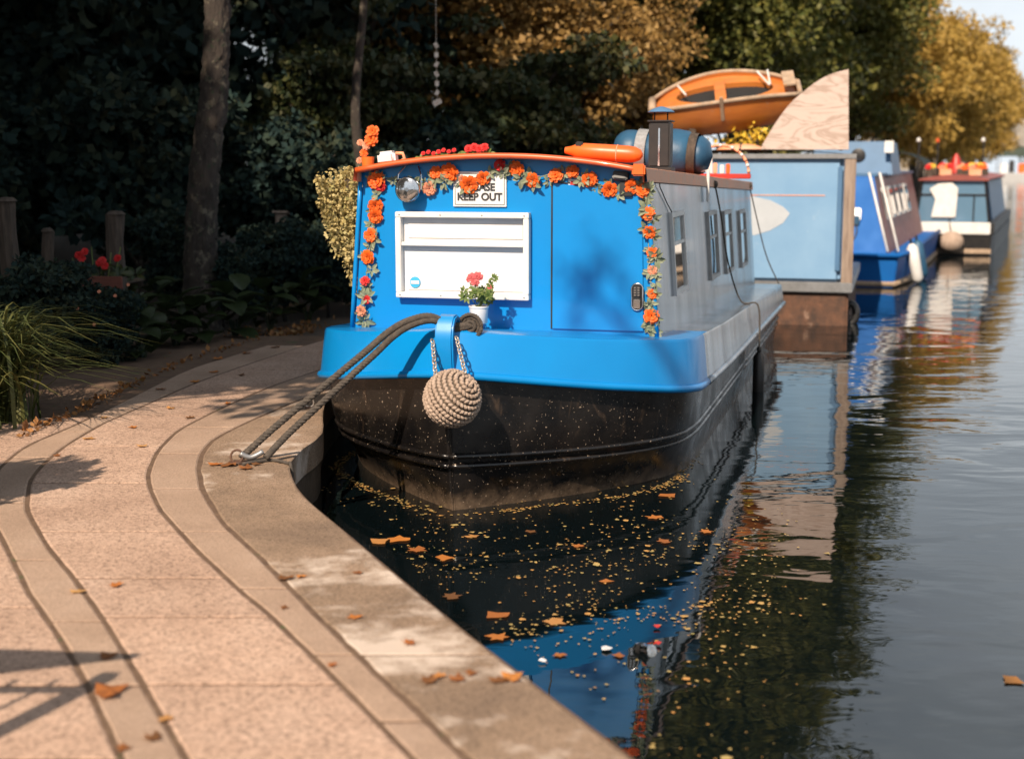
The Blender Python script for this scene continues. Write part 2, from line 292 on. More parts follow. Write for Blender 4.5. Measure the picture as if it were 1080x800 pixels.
# ------------------------------------------------------------------ mesh helpers
def link(name, me, parent=None):
    o = bpy.data.objects.new(name, me); col.objects.link(o)
    if parent is not None: o.parent = parent
    return o
def tag(o, label=None, cat=None, group=None, kind=None):
    if label: o['label'] = label
    if cat: o['category'] = cat
    if group: o['group'] = group
    if kind: o['kind'] = kind
    return o
def thing(name, label, cat, loc=(0, 0, 0), rz=0.0, group=None, rot=None):
    o = bpy.data.objects.new(name, None); o.empty_display_size = 0.2; col.objects.link(o)
    o.location = loc; o.rotation_euler = rot or (0, 0, rz)
    return tag(o, label, cat, group)
class MB:
    def __init__(s): s.v = []; s.f = []
    def add(s, vs, fs):
        n = len(s.v); s.v += [tuple(p) for p in vs]; s.f += [tuple(i + n for i in f) for f in fs]; return s
    def box(s, c, d, rot=None):
        x, y, z = d[0] / 2, d[1] / 2, d[2] / 2
        vs = [Vector(p) for p in ((-x, -y, -z), (x, -y, -z), (x, y, -z), (-x, y, -z), (-x, -y, z), (x, -y, z), (x, y, z), (-x, y, z))]
        if rot is not None:
            m = Euler(rot).to_matrix(); vs = [m @ p for p in vs]
        c = Vector(c)
        return s.add([p + c for p in vs], [(0, 3, 2, 1), (4, 5, 6, 7), (0, 1, 5, 4), (1, 2, 6, 5), (2, 3, 7, 6), (3, 0, 4, 7)])
    def loft(s, rows, closed=False, flip=False):
        n = len(rows[0]); vs = [p for r in rows for p in r]; fs = []
        for i in range(len(rows) - 1):
            for j in range(n if closed else n - 1):
                k = (j + 1) % n
                q = (i * n + j, i * n + k, (i + 1) * n + k, (i + 1) * n + j)
                fs.append(q[::-1] if flip else q)
        return s.add(vs, fs)
    def tube(s, pts, r, n=8, cap=True):
        pts = [Vector(p) for p in pts]; m = len(pts)
        rs = r if isinstance(r, (list, tuple)) else [r] * m
        rows = []; up = None
        for i, p in enumerate(pts):
            t = (pts[min(i + 1, m - 1)] - pts[max(i - 1, 0)]).normalized()
            if up is None: up = t.orthogonal().normalized()
            up = (up - t * up.dot(t)); up = up.normalized() if up.length > 1e-6 else t.orthogonal().normalized()
            w = t.cross(up)
            rows.append([p + (up * math.cos(a) + w * math.sin(a)) * rs[i] for a in [2 * math.pi * k / n for k in range(n)]])
        b = len(s.v); s.loft(rows, True)
        if cap: s.f.append(tuple(b + k for k in range(n - 1, -1, -1))); s.f.append(tuple(b + (m - 1) * n + k for k in range(n)))
        return s
    def lathe(s, prof, n=20, o=(0, 0, 0), rot=None):
        m = Euler(rot).to_matrix() if rot else Matrix.Identity(3); o = Vector(o)
        rows = [[o + m @ Vector((r * math.cos(2 * math.pi * k / n), r * math.sin(2 * math.pi * k / n), z)) for k in range(n)] for r, z in prof]
        return s.loft(rows, True)
    def prism(s, poly, ext):
        poly = [Vector(p) for p in poly]; e = Vector(ext); n = len(poly)
        fs = [tuple(range(n)), tuple(range(2 * n - 1, n - 1, -1))]
        fs += [(i, i + n, (i + 1) % n + n, (i + 1) % n) for i in range(n)]
        return s.add(poly + [p + e for p in poly], fs)
    def build(s, name, mat, parent=None, smooth=False, bevel=0.0, fix=True, seg=2):
        me = bpy.data.meshes.new(name)
        me.from_pydata([tuple(p) for p in s.v], [], s.f)
        if fix or bevel:
            bm = bmesh.new(); bm.from_mesh(me)
            if fix: bmesh.ops.recalc_face_normals(bm, faces=bm.faces)
            if bevel: bmesh.ops.bevel(bm, geom=[e for e in bm.edges if len(e.link_faces) == 2 and e.calc_face_angle(0) > 0.5], offset=bevel, segments=seg, affect='EDGES', clamp_overlap=True)
            bm.to_mesh(me); bm.free()
        if mat: me.materials.append(M[mat])
        if smooth:
            me.shade_smooth()
            if smooth != 'all': me.set_sharp_from_angle(angle=R(38))
        return link(name, me, parent)
def interp(xs, ys, x): return float(np.interp(x, xs, ys))
def rose_mesh(name, mat, seed):
    rng = random.Random(seed); b = MB()
    for ring, (n, rad, tilt, ln) in enumerate([(4, 0.12, 1.25, 0.45), (6, 0.28, 0.95, 0.62), (7, 0.42, 0.55, 0.75), (8, 0.5, 0.1, 0.78)]):
        for k in range(n):
            a = 2 * math.pi * (k + rng.uniform(-0.15, 0.15)) / n + ring * 0.5
            t = tilt + rng.uniform(-0.15, 0.15)
            o = Vector((math.cos(a), math.sin(a), 0)); sd = Vector((-math.sin(a), math.cos(a), 0)); up = Vector((0, 0, 1))
            d = o * math.cos(t) + up * math.sin(t)
            base = o * rad * 0.4; w = ln * 0.95
            p = [base - sd * w * 0.25, base + sd * w * 0.25, base + d * ln * 0.55 - sd * w * 0.6, base + d * ln * 0.62 + up * 0.06, base + d * ln * 0.55 + sd * w * 0.6, base + d * ln + o * 0.12 - sd * w * 0.3 - up * 0.05, base + d * ln * 1.02 + o * 0.12 + sd * w * 0.3 - up * 0.05]
            b.add(p, [(0, 1, 4, 3), (0, 3, 2), (2, 3, 5), (3, 6, 5), (3, 4, 6)])
    me = bpy.data.meshes.new(name); me.from_pydata([tuple(p) for p in b.v], [], b.f); me.materials.append(M[mat]); return me
def sprig_mesh(name, mat, seed, n=6):
    rng = random.Random(seed); b = MB()
    for k in range(n):
        a = 2 * math.pi * k / n + rng.uniform(-0.4, 0.4)
        d = Vector((math.cos(a), math.sin(a), rng.uniform(0.0, 0.7))).normalized(); sd = d.cross(Vector((0, 0, 1))).normalized(); up = sd.cross(d)
        l = rng.uniform(0.7, 1.15); w = l * 0.27; o = d * 0.1
        b.add([o, o + d * l * 0.4 + sd * w + up * 0.08, o + d * l * 0.45, o + d * l * 0.4 - sd * w + up * 0.08, o + d * l * 0.8 + sd * w * 0.6, o + d * l * 0.8 - sd * w * 0.6, o + d * l - up * 0.12], [(0, 2, 1), (0, 3, 2), (1, 2, 4), (2, 3, 5), (2, 6, 4), (2, 5, 6)])
    me = bpy.data.meshes.new(name); me.from_pydata([tuple(p) for p in b.v], [], b.f); me.materials.append(M[mat]); return me
ROSE = {k: rose_mesh('rose_' + k, 'petal_' + k, i) for i, k in enumerate(PET)}
SPRIG = [sprig_mesh('leaf_sprig', 'silkleaf', 20 + i) for i in range(3)]
DARKSPRIG = [sprig_mesh('dark_leaf_sprig', 'bigleaf', 60 + i, 7) for i in range(2)]
POTSPRIG = [sprig_mesh('pot_leaf_sprig', 'potleaf', 40 + i, 7) for i in range(2)]
def put(name, me, parent, loc, s=1.0, nrm=(0, -1, 0), spin=0.0):
    o = link(name, me, parent); o.location = loc; o.scale = (s, s, s)
    q = Vector(nrm).to_track_quat('Z', 'Y') @ Euler((0, 0, spin)).to_quaternion()
    o.rotation_euler = q.to_euler(); return o
def leaves(name, cen, L, mat, parent, seed, droop=0.3, wide=0.34, outw=None):
    rng = np.random.default_rng(seed); n = len(cen); cen = np.asarray(cen)
    d = rng.normal(size=(n, 3)); d[:, 2] -= droop
    if outw is not None: d += outw
    d /= np.linalg.norm(d, axis=1)[:, None]
    q = rng.normal(size=(n, 3)); sd = np.cross(d, q); sd /= np.linalg.norm(sd, axis=1)[:, None]; up = np.cross(sd, d)
    l = (L * rng.uniform(0.6, 1.35, n))[:, None]
    v = np.empty((n, 4, 3)); v[:, 0] = cen; v[:, 1] = cen + d * l * 0.5 + sd * l * wide + up * l * 0.1; v[:, 2] = cen + d * l; v[:, 3] = cen + d * l * 0.5 - sd * l * wide + up * l * 0.1
    me = bpy.data.meshes.new(name); me.vertices.add(n * 4); me.vertices.foreach_set('co', v.reshape(-1))
    me.loops.add(n * 4); me.loops.foreach_set('vertex_index', np.arange(n * 4, dtype=np.int32))
    me.polygons.add(n); me.polygons.foreach_set('loop_start', np.arange(0, n * 4, 4, dtype=np.int32))
    me.update(calc_edges=True); me.validate()
    me.materials.append(M[mat])
    return link(name, me, parent) if parent is not False else me
def twisted(mb, pts, r, turns, n_str=3, seg=6):
    pts = [Vector(p) for p in pts]; m = len(pts)
    ang = 0.0
    for s_ in range(n_str):
        out = []; up = None
        for i, p in enumerate(pts):
            t = (pts[min(i + 1, m - 1)] - pts[max(i - 1, 0)]).normalized()
            if up is None: up = t.orthogonal().normalized()
            up = (up - t * up.dot(t)).normalized(); w = t.cross(up)
            a = 2 * math.pi * (turns * i / (m - 1) + s_ / n_str)
            out.append(p + (up * math.cos(a) + w * math.sin(a)) * r * 0.52)
        mb.tube(out, r * 0.54, seg)
    return mb
def curve_pts(P, n):
    P = [Vector(p) for p in P]; out = []
    for i in range(n):
        t = i / (n - 1) * (len(P) - 1); k = min(int(t), len(P) - 2); f = t - k
        p0, p1, p2, p3 = P[max(k - 1, 0)], P[k], P[k + 1], P[min(k + 2, len(P) - 1)]
        out.append(0.5 * ((2 * p1) + (p2 - p0) * f + (2 * p0 - 5 * p1 + 4 * p2 - p3) * f * f + (3 * p1 - p0 - 3 * p2 + p3) * f ** 3))
    return out

# ------------------------------------------------------------------ the setting
ZP = 0.40                                   # path level above the water
def water_mat():
    m, N, L, b = new_mat('canal_water')
    b.inputs['Base Color'].default_value = (0.002, 0.0042, 0.005, 1); setp(b, rough=0.015, spec=0.5, ior=1.55)
    tc = N.new('ShaderNodeTexCoord')
    def nzn(scale, st, det=3, dist=0.0):
        mp = N.new('ShaderNodeMapping'); mp.inputs['Scale'].default_value = st; mp.inputs['Rotation'].default_value = (0, 0, R(12)); L.new(tc.outputs['Object'], mp.inputs['Vector'])
        n = N.new('ShaderNodeTexNoise'); n.inputs['Scale'].default_value = scale; n.inputs['Detail'].default_value = det; n.inputs['Distortion'].default_value = dist; L.new(mp.outputs['Vector'], n.inputs['Vector']); return n
    n1 = nzn(1.1, (0.8, 1.5, 1), 2, 0.6); n2 = nzn(4.2, (0.8, 1.6, 1), 2, 0.4); n3 = nzn(0.25, (1, 1, 1), 2)
    amp = ramp(N, [(0.35, (0.35,) * 3), (0.65, (1,) * 3)]); L.new(n3.outputs['Fac'], amp.inputs['Fac'])
    a = N.new('ShaderNodeMath'); a.operation = 'MULTIPLY'; a.inputs[1].default_value = 0.16; L.new(n2.outputs['Fac'], a.inputs[0])
    s = N.new('ShaderNodeMath'); s.operation = 'ADD'; L.new(n1.outputs['Fac'], s.inputs[0]); L.new(a.outputs[0], s.inputs[1])
    # calmer in the lee of the quay and the boats' mooring side
    sx = N.new('ShaderNodeSeparateXYZ'); L.new(tc.outputs['Object'], sx.inputs['Vector'])
    mr = N.new('ShaderNodeMapRange'); mr.inputs['From Min'].default_value = 0.4; mr.inputs['From Max'].default_value = 3.2; mr.inputs['To Min'].default_value = 0.35; mr.inputs['To Max'].default_value = 1.0; L.new(sx.outputs['X'], mr.inputs['Value'])
    mm = N.new('ShaderNodeMath'); mm.operation = 'MULTIPLY'; L.new(amp.outputs['Color'], mm.inputs[0]); L.new(mr.outputs['Result'], mm.inputs[1])
    bp = N.new('ShaderNodeBump'); bp.inputs['Distance'].default_value = 0.05; L.new(s.outputs[0], bp.inputs['Height'])
    m2 = N.new('ShaderNodeMath'); m2.operation = 'MULTIPLY'; m2.inputs[1].default_value = 0.42; L.new(mm.outputs[0], m2.inputs[0]); L.new(m2.outputs[0], bp.inputs['Strength'])
    L.new(bp.outputs['Normal'], b.inputs['Normal'])
    return m
M['water'] = water_mat()
mb = MB(); mb.add([(-120, -80, 0), (420, -80, 0), (420, 700, 0), (-120, 700, 0)], [(0, 1, 2, 3)])
tag(mb.build('water', 'water', fix=False), kind='structure')

F1 = Fr(on_z(475, 540, 0), 15)
# pixel traces of the paving lines (all lie on the path's plane)
def trace(pts):
    ys = np.array([p[1] for p in pts], float); xs = np.array([p[0] for p in pts], float); o = np.argsort(ys); ys, xs = ys[o], xs[o]
    def f(y):
        if y > ys[-1]: return xs[-1] + (y - ys[-1]) * (xs[-1] - xs[-3]) / (ys[-1] - ys[-3])
        if y < ys[0]: return xs[0] + (y - ys[0]) * (xs[1] - xs[0]) / (ys[1] - ys[0])
        return float(np.interp(y, ys, xs))
    def g(y): return sum(f(y + k * 2.0) * w for k, w in ((-3, .1), (-2, .12), (-1, .18), (0, .2), (1, .18), (2, .12), (3, .1)))
    return g
QUAY = trace([(380, 392), (362, 405), (352, 415), (345, 425), (342, 436), (343, 447), (342, 459), (319, 475), (307, 487), (309, 498), (316, 515), (331, 531), (369, 562), (400, 588), (450, 630), (500, 671), (560, 716), (620, 761), (672, 800)])
COP = trace([(390, 385), (344, 412), (312, 422), (262, 444), (225, 462), (212, 478), (209, 494), (213, 516), (234, 550), (275, 588), (330, 644), (405, 717), (435, 744), (489, 797)])
B1 = trace([(380, 372), (337, 390), (287, 406), (237, 428), (187, 453), (166, 475), (156, 497), (157, 512), (169, 537), (206, 578), (250, 619), (281, 644), (330, 691), (379, 740), (433, 796)])
B2R = trace([(390, 345), (337, 359), (269, 381), (206, 403), (150, 428), (106, 447), (69, 469), (47, 487), (31, 506), (28, 537), (50, 575), (81, 612), (112, 656), (150, 719), (197, 800)])
B2L = trace([(380, 338), (300, 358), (200, 388), (125, 425), (81, 447), (28, 469), (5, 487), (-12, 506), (-16, 537), (0, 562), (31, 625), (62, 669), (94, 725), (127, 797)])
def quay_world():
    P = [(6.5, -11.0), (2.9, -2.2)]
    for y in range(1150, 391, -6):
        q = on_z(QUAY(y), y, ZP); P.append((q.x, q.y))
    for u in (4.5, 8.8): w = F1.w(-1.55, u, 0); P.append((w.x, w.y))
    P += [(1.2, 19.6), (3.4, 25.0), (8.0, 33.4), (13.6, 45), (20, 58), (33, 100), (50, 160), (61, 200), (120, 420)]
    return P
QW = quay_world()
# left bank: one sheet from the quay edge to the far left
mb = MB(); rows = []
for x, y in QW: rows.append([(x - 0.06, y, ZP - 0.09), (x - 3.5, y + 0.4, ZP - 0.09), (-60 + x * 0.3, y, ZP - 0.09), (-420, y, ZP - 0.09)])
rows[0] = [(a, b - 60, c) for a, b, c in rows[0]]; rows[-1] = [(a, b + 250, c) for a, b, c in rows[-1]]
mb.loft(rows); tag(mb.build('ground', 'soil'), kind='structure')
mb = MB(); mb.loft([[(x - 0.03, y, ZP - 0.085), (x - 0.05, y, -0.9)] for x, y in QW])
tag(mb.build('quay_wall', 'quay'), 'brown stained stone wall holding the bank above the canal water', 'wall', kind='structure')
# right bank, out of frame to the right
RB = [(15, -90), (15, -10), (17.5, 12), (24, 40), (52, 100), (78, 165), (110, 260), (230, 640)]
mb = MB(); mb.loft([[(x, y, -0.9), (x + 0.15, y, 0.4), (x + 8, y, 0.6), (x + 420, y, 0.6)] for x, y in RB])
tag(mb.build('far_bank', 'grassland'), kind='structure')

path = thing('path', None, None); tag(path, kind='structure')
mb = MB(); rows = []
for y in list(range(1250, 352, -8)):
    a = on_z(B2L(y) - 4, y, ZP - 0.0045); b_ = on_z(QUAY(y) - 3, y, ZP - 0.0045); rows.append([a + Vector((-3.2, -.2, 0)) * min(1, 6 / a.y), a, b_])
mb.loft(rows); mb.build('joint_bed', 'joint', path)
def piece(name, fl, fr, y0, y1, mat, gap=0.020, thick=0.05, ztop=ZP, rag=0.004, seed=0):
    rng = random.Random(seed * 7 + int(y0)); n = max(2, int(abs(y1 - y0) / 7)); base = []
    tilt = rng.uniform(-0.0008, 0.0008); dz = rng.uniform(-0.0008, 0.0008)
    for i in range(n + 1):
        y = y0 + (y1 - y0) * i / n; a, b_ = on_z(fl(y), y, ztop), on_z(fr(y), y, ztop); d = (b_ - a).normalized()
        base.append((a + d * (gap / 2 + rng.uniform(0, rag)), b_ - d * (gap / 2 + rng.uniform(0, rag))))
    def shift(i, j, k):
        e = (base[j][0] - base[i][0]); e2 = (base[j][1] - base[i][1])
        return (base[i][0] + e.normalized() * min(k, e.length * 0.45), base[i][1] + e2.normalized() * min(k, e2.length * 0.45))
    s0, s1 = shift(0, 1, gap / 2), shift(n, n - 1, gap / 2); i0, i1 = shift(0, 1, gap / 2 + 0.005), shift(n, n - 1, gap / 2 + 0.005)
    rows = []
    def row(a, b_, z, inset=True):
        d = (b_ - a).normalized(); up = Vector((0, 0, 1)); t = up * (dz + tilt * (1 if z > -0.02 else 0))
        return [a - up * thick, a + up * min(z, -0.004) + up * dz, a + d * 0.009 + up * z + t, a + (b_ - a) * 0.5 + up * z + up * dz, b_ - d * 0.009 + up * z + up * dz * 2 - t, b_ + up * min(z, -0.004) + up * dz, b_ - up * thick]
    rows.append([p for p in row(*s0, -thick)]); rows.append(row(*s0, -0.002)); rows.append(row(*i0, 0.0))
    rows += [row(*base[i], 0.0) for i in range(1, n)]
    rows += [row(*i1, 0.0), row(*s1, -0.002), row(*s1, -thick)]
    m_ = MB(); m_.loft(rows); return m_.build(name, mat, path)
for k, (a, b_) in enumerate(zip([1250, 950, 836, 721, 650, 609, 560, 509, 470, 438, 412, 390, 372], [950, 836, 721, 650, 609, 560, 509, 470, 438, 412, 390, 372, 358])):
    piece('paving_slab', B2R, B1, a, b_, 'slab', seed=k)
for k, (a, b_) in enumerate(zip([1250, 900, 760, 690, 620, 560, 515, 478, 450, 428, 408, 392], [900, 760, 690, 620, 560, 515, 478, 450, 428, 408, 392, 376])):
    piece('edging_stone', B1, COP, a, b_, 'band', gap=0.020, seed=20 + k)
for k, (a, b_) in enumerate(zip([1250, 860, 722, 655, 590, 530, 482, 455, 432, 412, 394, 380], [860, 722, 655, 590, 530, 482, 455, 432, 412, 394, 380, 364])):
    piece('edging_stone', B2L, B2R, a, b_, 'band', gap=0.020, seed=50 + k)
for k, (a, b_) in enumerate(zip([1250, 905, 690, 488, 440], [905, 690, 488, 440, 396])):
    piece('coping_stone', COP, QUAY, a, b_, 'coping', gap=0.02, thick=0.17, rag=0.010, seed=80 + k)
def far_l(y): q = on_z(B2L(y), y, ZP); p = q + Vector((-1.05, -0.25, 0)); return CX + F_PX * p.x / (p.y * math.cos(PITCH) + (H_CAM - ZP) * math.sin(PITCH))
for k, (a, b_) in enumerate(zip([1250, 800, 722, 640, 562, 520, 484, 458], [800, 722, 640, 562, 520, 484, 458, 440])):
    piece('paving_slab', far_l, B2L, a, b_, 'slab', seed=110 + k)

# ------------------------------------------------------------------ trees
def crown_pts(rng, c, r, nclump, nleaf, flat=0.6, shell=0.55, csize=0.22):
    cl = []
    while len(cl) < nclump:
        d = rng.normal(size=3); d /= np.linalg.norm(d)
        rr = rng.uniform(0, 1) ** shell * (0.78 + 0.3 * math.sin(3.1 * d[0] + 2.3 * d[2] + 1.7) * math.cos(2.7 * d[1] - d[2]))
        cl.append(np.array(c) + d * np.array(r) * rr)
    cl = np.array(cl); rad = rng.uniform(0.6, 1.25, nclump) * csize * (r[0] * r[1] * r[2]) ** (1 / 3)
    idx = rng.choice(nclump, nleaf, p=rad ** 2 / (rad ** 2).sum())
    off = rng.normal(size=(nleaf, 3)); off /= np.linalg.norm(off, axis=1)[:, None]
    off *= (rng.uniform(0.25, 1, nleaf) ** 0.5)[:, None]; off[:, 2] *= flat
    return cl, cl[idx] + off * rad[idx][:, None], off
PROTO = {}
def tree_proto(key, seed, h, r, base, mat, nclump, nleaf, L, tr, flat=0.6, droop=0.3, lean=(0, 0), csize=0.22, trunkmat='bark', spread=0.55):
    rng = np.random.default_rng(seed); c = (lean[0], lean[1], (h + base) / 2); rr = (r, r * 0.92, (h - base) / 2)
    cl, pts, off = crown_pts(rng, c, rr, nclump, nleaf, flat, spread, csize)
    pts[:, 2] = np.maximum(pts[:, 2], 0.1)
    cm = leaves('crown', pts, L, mat, False, seed + 1, droop, outw=off * 0.9)
    t = MB(); top = Vector((lean[0], lean[1], base + (h - base) * 0.62)); n = 9
    tp = [Vector((lean[0] * (i / n) ** 1.3 + 0.10 * tr * 10 * math.sin(i * 1.3 + seed) * 0.35, lean[1] * (i / n) + 0.03 * math.cos(i * 1.7 + seed), top.z * i / n)) for i in range(n + 1)]
    t.tube(tp, [tr * (1.35 if i == 0 else 1) * (1 - 0.72 * i / n) for i in range(n + 1)], 9)
    for k in range(0, nclump, max(1, nclump // 26)):
        e = Vector(cl[k]); j = min(n - 1, max(2, int(n * min(0.95, max(0.25, (e.z - 0.4 * r) / top.z))))); s = tp[j]
        mid = s.lerp(e, 0.5) + Vector((0, 0, 0.10 * (e - s).length))
        t.tube([s, mid, e], [tr * 0.34 * (1 - 0.5 * j / n) + 0.008, tr * 0.2 + 0.006, 0.012], 5, False)
    tm = bpy.data.meshes.new('trunk'); tm.from_pydata([tuple(p) for p in t.v], [], t.f); tm.materials.append(M[trunkmat]); tm.shade_smooth()
    PROTO[key] = (cm, tm)
def tree(key, name, label, cat, loc, s=1.0, rz=0.0, group=None, sz=None):
    o = thing(name, label, cat, loc, rz, group); o.scale = (s, s, sz or s)
    link('trunk', PROTO[key][1], o); link('crown', PROTO[key][0], o); return o
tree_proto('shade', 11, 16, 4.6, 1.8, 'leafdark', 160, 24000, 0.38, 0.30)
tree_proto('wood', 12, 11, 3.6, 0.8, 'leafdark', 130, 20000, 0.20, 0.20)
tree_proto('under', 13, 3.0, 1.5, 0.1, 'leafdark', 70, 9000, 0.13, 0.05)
tree_proto('yew', 14, 4.6, 2.0, 0.4, 'leafyew', 95, 15000, 0.13, 0.09, flat=0.33, droop=0.7, csize=0.26)
tree_proto('russet', 15, 6.4, 2.3, 0.3, 'leafrust', 110, 15000, 0.13, 0.09)
tree_proto('olive', 16, 11, 3.2, 0.7, 'leafolive', 150, 26000, 0.155, 0.18)
tree_proto('gold', 17, 11, 4.2, 0.9, 'leafgold', 160, 26000, 0.21, 0.22)
tree_proto('tall', 18, 19, 4.2, 2.0, 'leafolive', 180, 32000, 0.24, 0.26)
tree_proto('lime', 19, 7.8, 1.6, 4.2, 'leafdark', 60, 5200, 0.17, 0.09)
GZ = ZP - 0.10
tree('lime', 'lime_tree', 'slim tree with a high crown beside the path, left of the picture', 'tree', (-4.75, 5.35, GZ), 1.0, 0.3)
tree('lime', 'lime_tree', 'slim high crowned tree further back left of the picture', 'tree', (-5.0, 8.0, GZ), 1.15, 2.3)
tree('lime', 'lime_tree', 'slim high crowned tree behind the other two left of the picture', 'tree', (-6.5, 5.4, GZ), 1.1, 4.3)
# shade trees to the left of the path (they darken the garden and the far end of the path)
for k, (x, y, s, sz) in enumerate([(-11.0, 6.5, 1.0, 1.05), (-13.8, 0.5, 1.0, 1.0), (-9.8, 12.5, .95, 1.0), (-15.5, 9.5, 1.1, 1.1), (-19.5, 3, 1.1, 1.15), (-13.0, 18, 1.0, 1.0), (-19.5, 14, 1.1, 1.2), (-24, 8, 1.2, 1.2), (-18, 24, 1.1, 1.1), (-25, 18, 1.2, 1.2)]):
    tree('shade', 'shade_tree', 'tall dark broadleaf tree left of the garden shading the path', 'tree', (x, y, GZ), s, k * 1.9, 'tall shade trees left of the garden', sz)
for k, (x, y, s, sz) in enumerate([(-7.2, 6.6, .46, .66), (-9.0, 2.8, .5, .68)]):
    tree('shade', 'shade_tree', ('smaller shade tree nearest the garden, left of the picture', 'smaller shade tree behind the nearest one, left of the picture')[k], 'tree', (x, y, GZ), s, k * 1.9 + .5, None, sz)
# the dark wood behind the garden
wood = [(-9.5, 22), (-5.8, 21.5), (-2.6, 23.5), (-12, 28), (-7.5, 29), (-3.4, 30), (-0.6, 27.5), (-15, 36), (-9, 38), (-3.5, 38), (1.5, 35), (-20, 30), (-6, 47), (2, 46), (-14, 48), (-12, 33), (-17, 42), (-22, 40), (-10.5, 26), (-16, 27)]
for k, (x, y) in enumerate(wood):
    tree('wood', 'wood_tree', 'dark leafy tree in the shaded wood behind the garden', 'tree', (x, y, GZ), 0.95 + 0.12 * (k % 4), k * 2.4, 'trees of the dark wood')
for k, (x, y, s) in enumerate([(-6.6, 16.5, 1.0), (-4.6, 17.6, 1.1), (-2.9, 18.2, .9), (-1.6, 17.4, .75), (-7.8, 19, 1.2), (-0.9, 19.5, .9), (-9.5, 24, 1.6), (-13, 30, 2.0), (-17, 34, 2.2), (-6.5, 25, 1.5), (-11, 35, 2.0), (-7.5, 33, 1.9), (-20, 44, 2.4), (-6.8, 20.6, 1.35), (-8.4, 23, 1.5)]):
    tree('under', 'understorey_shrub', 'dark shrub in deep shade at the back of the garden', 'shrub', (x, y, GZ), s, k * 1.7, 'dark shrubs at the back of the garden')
# the big garden tree whose trunk shows, and the lit thin trunk
g = thing('garden_tree', 'leaning tree with rough mottled bark in the dark garden', 'tree', (at_y(211, 330, 15.0).x, 15.0, GZ))
tp = [Vector((0.0, 0, 0)), Vector((0.02, 0, .7)), Vector((.07, 0, 1.5)), Vector((.2, .02, 2.4)), Vector((.27, .05, 3.3)), Vector((.3, .1, 4.6)), Vector((.35, .2, 6.4)), Vector((.3, .3, 8.5))]
mb = MB(); pts = curve_pts(tp, 120); rng = random.Random(3)
b0 = len(mb.v); mb.tube(pts, [0.185 - 0.00083 * i + (0.10 * math.exp(-i * .27)) for i in range(120)], 26)
mb.v = [(x + rng.uniform(-.020, .020), y + rng.uniform(-.020, .020), z + rng.uniform(-.02, .02)) for x, y, z in mb.v]
for a, hh in ((0.4, 5.2), (2.2, 6.2), (3.6, 5.8), (5.0, 6.8)): mb.tube([(.32, .15, hh), (.32 + math.cos(a) * 1.1, .15 + math.sin(a) * 1.1, hh + 1.1), (.32 + math.cos(a) * 2.3, .15 + math.sin(a) * 2.3, hh + 1.9)], [.08, .05, .015], 7)
mb.build('trunk', 'bark', g, smooth='all')
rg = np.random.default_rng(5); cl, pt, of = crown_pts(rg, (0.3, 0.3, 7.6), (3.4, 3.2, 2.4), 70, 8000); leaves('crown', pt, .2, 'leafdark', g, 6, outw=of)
g = thing('slender_tree', 'slender pale trunk standing behind the hanging golden plant', 'tree', (at_y(383, 300, 17.0).x, 17.0, GZ))
mb = MB(); mb.tube(curve_pts([(0, 0, 0), (.06, 0, 1.2), (-.06, 0, 2.4), (.08, 0, 4), (0, 0, 6.2)], 24), [.085 - .0025 * i for i in range(24)], 12); mb.build('trunk', 'bark', g, smooth='all')
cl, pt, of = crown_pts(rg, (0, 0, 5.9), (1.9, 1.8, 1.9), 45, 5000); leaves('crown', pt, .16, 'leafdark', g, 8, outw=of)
# shrubs and trees seen over the boats, along the bank
tree('yew', 'yew_shrub', 'wide dark evergreen with drooping sprays behind the front boat roof', 'shrub', (0.15, 20.6, GZ), 0.95, 0.6, sz=0.92)
tree('yew', 'yew_shrub', 'second dark evergreen at the left end of the boat roof line', 'shrub', (-2.2, 20.2, GZ), 0.85, 2.9, sz=0.95)
tree('russet', 'russet_bush', 'tall russet autumn bush above the front boat roof', 'shrub', (0.9, 24.0, GZ), 0.95, 0.4)
tree('russet', 'russet_bush', 'sunlit russet bush just left of the orange dinghy', 'shrub', (2.0, 26.2, GZ), 0.82, 2.6)
tree('russet', 'russet_bush', 'russet bush high above the centre of the boat roof', 'shrub', (-0.9, 25.4, GZ), 1.05, 4.4)
tree('olive', 'bank_tree', 'olive green tree rising behind the orange dinghy', 'tree', (4.6, 30.5, GZ), 0.9, 0.3)
tree('olive', 'bank_tree', 'yellow green tree behind the plywood panel', 'tree', (6.4, 35.5, GZ), 1.0, 2.1)
tree('olive', 'bank_tree', 'dark olive tree behind the slate blue wheelhouse', 'tree', (9.8, 41.5, GZ), 0.95, 4.0)
tree('olive', 'bank_tree', 'olive tree further back between dinghy and plywood', 'tree', (3.2, 40, GZ), 1.25, 5.0)
tree('tall', 'tall_bank_tree', 'very tall tree on the bank above the plywood panel', 'tree', (5.2, 33.5, GZ), 1.0, 1.0)
tree('tall', 'tall_bank_tree', 'very tall dark tree above the slate blue wheelhouse', 'tree', (8.2, 45, GZ), 1.0, 3.0)
tree('tall', 'tall_bank_tree', 'very tall tree rising above the orange dinghy', 'tree', (1.4, 32.5, GZ), 0.9, 4.6)
gold = [(14.5, 56, .92), (17.6, 63, .95), (20.2, 68, .88), (21.6, 76, .86), (25.5, 82, .92), (28.6, 92, .95), (32.5, 103, .98), (36.5, 112, 1.0), (41, 128, 1.05), (14, 72, 1.3), (20, 90, 1.3)]
for k, (x, y, s) in enumerate(gold):
    tree('gold', 'golden_tree', 'golden autumn tree in the sunlit row along the far canal bank', 'tree', (x, y, GZ), s, k * 2.2, 'golden trees along the far bank')
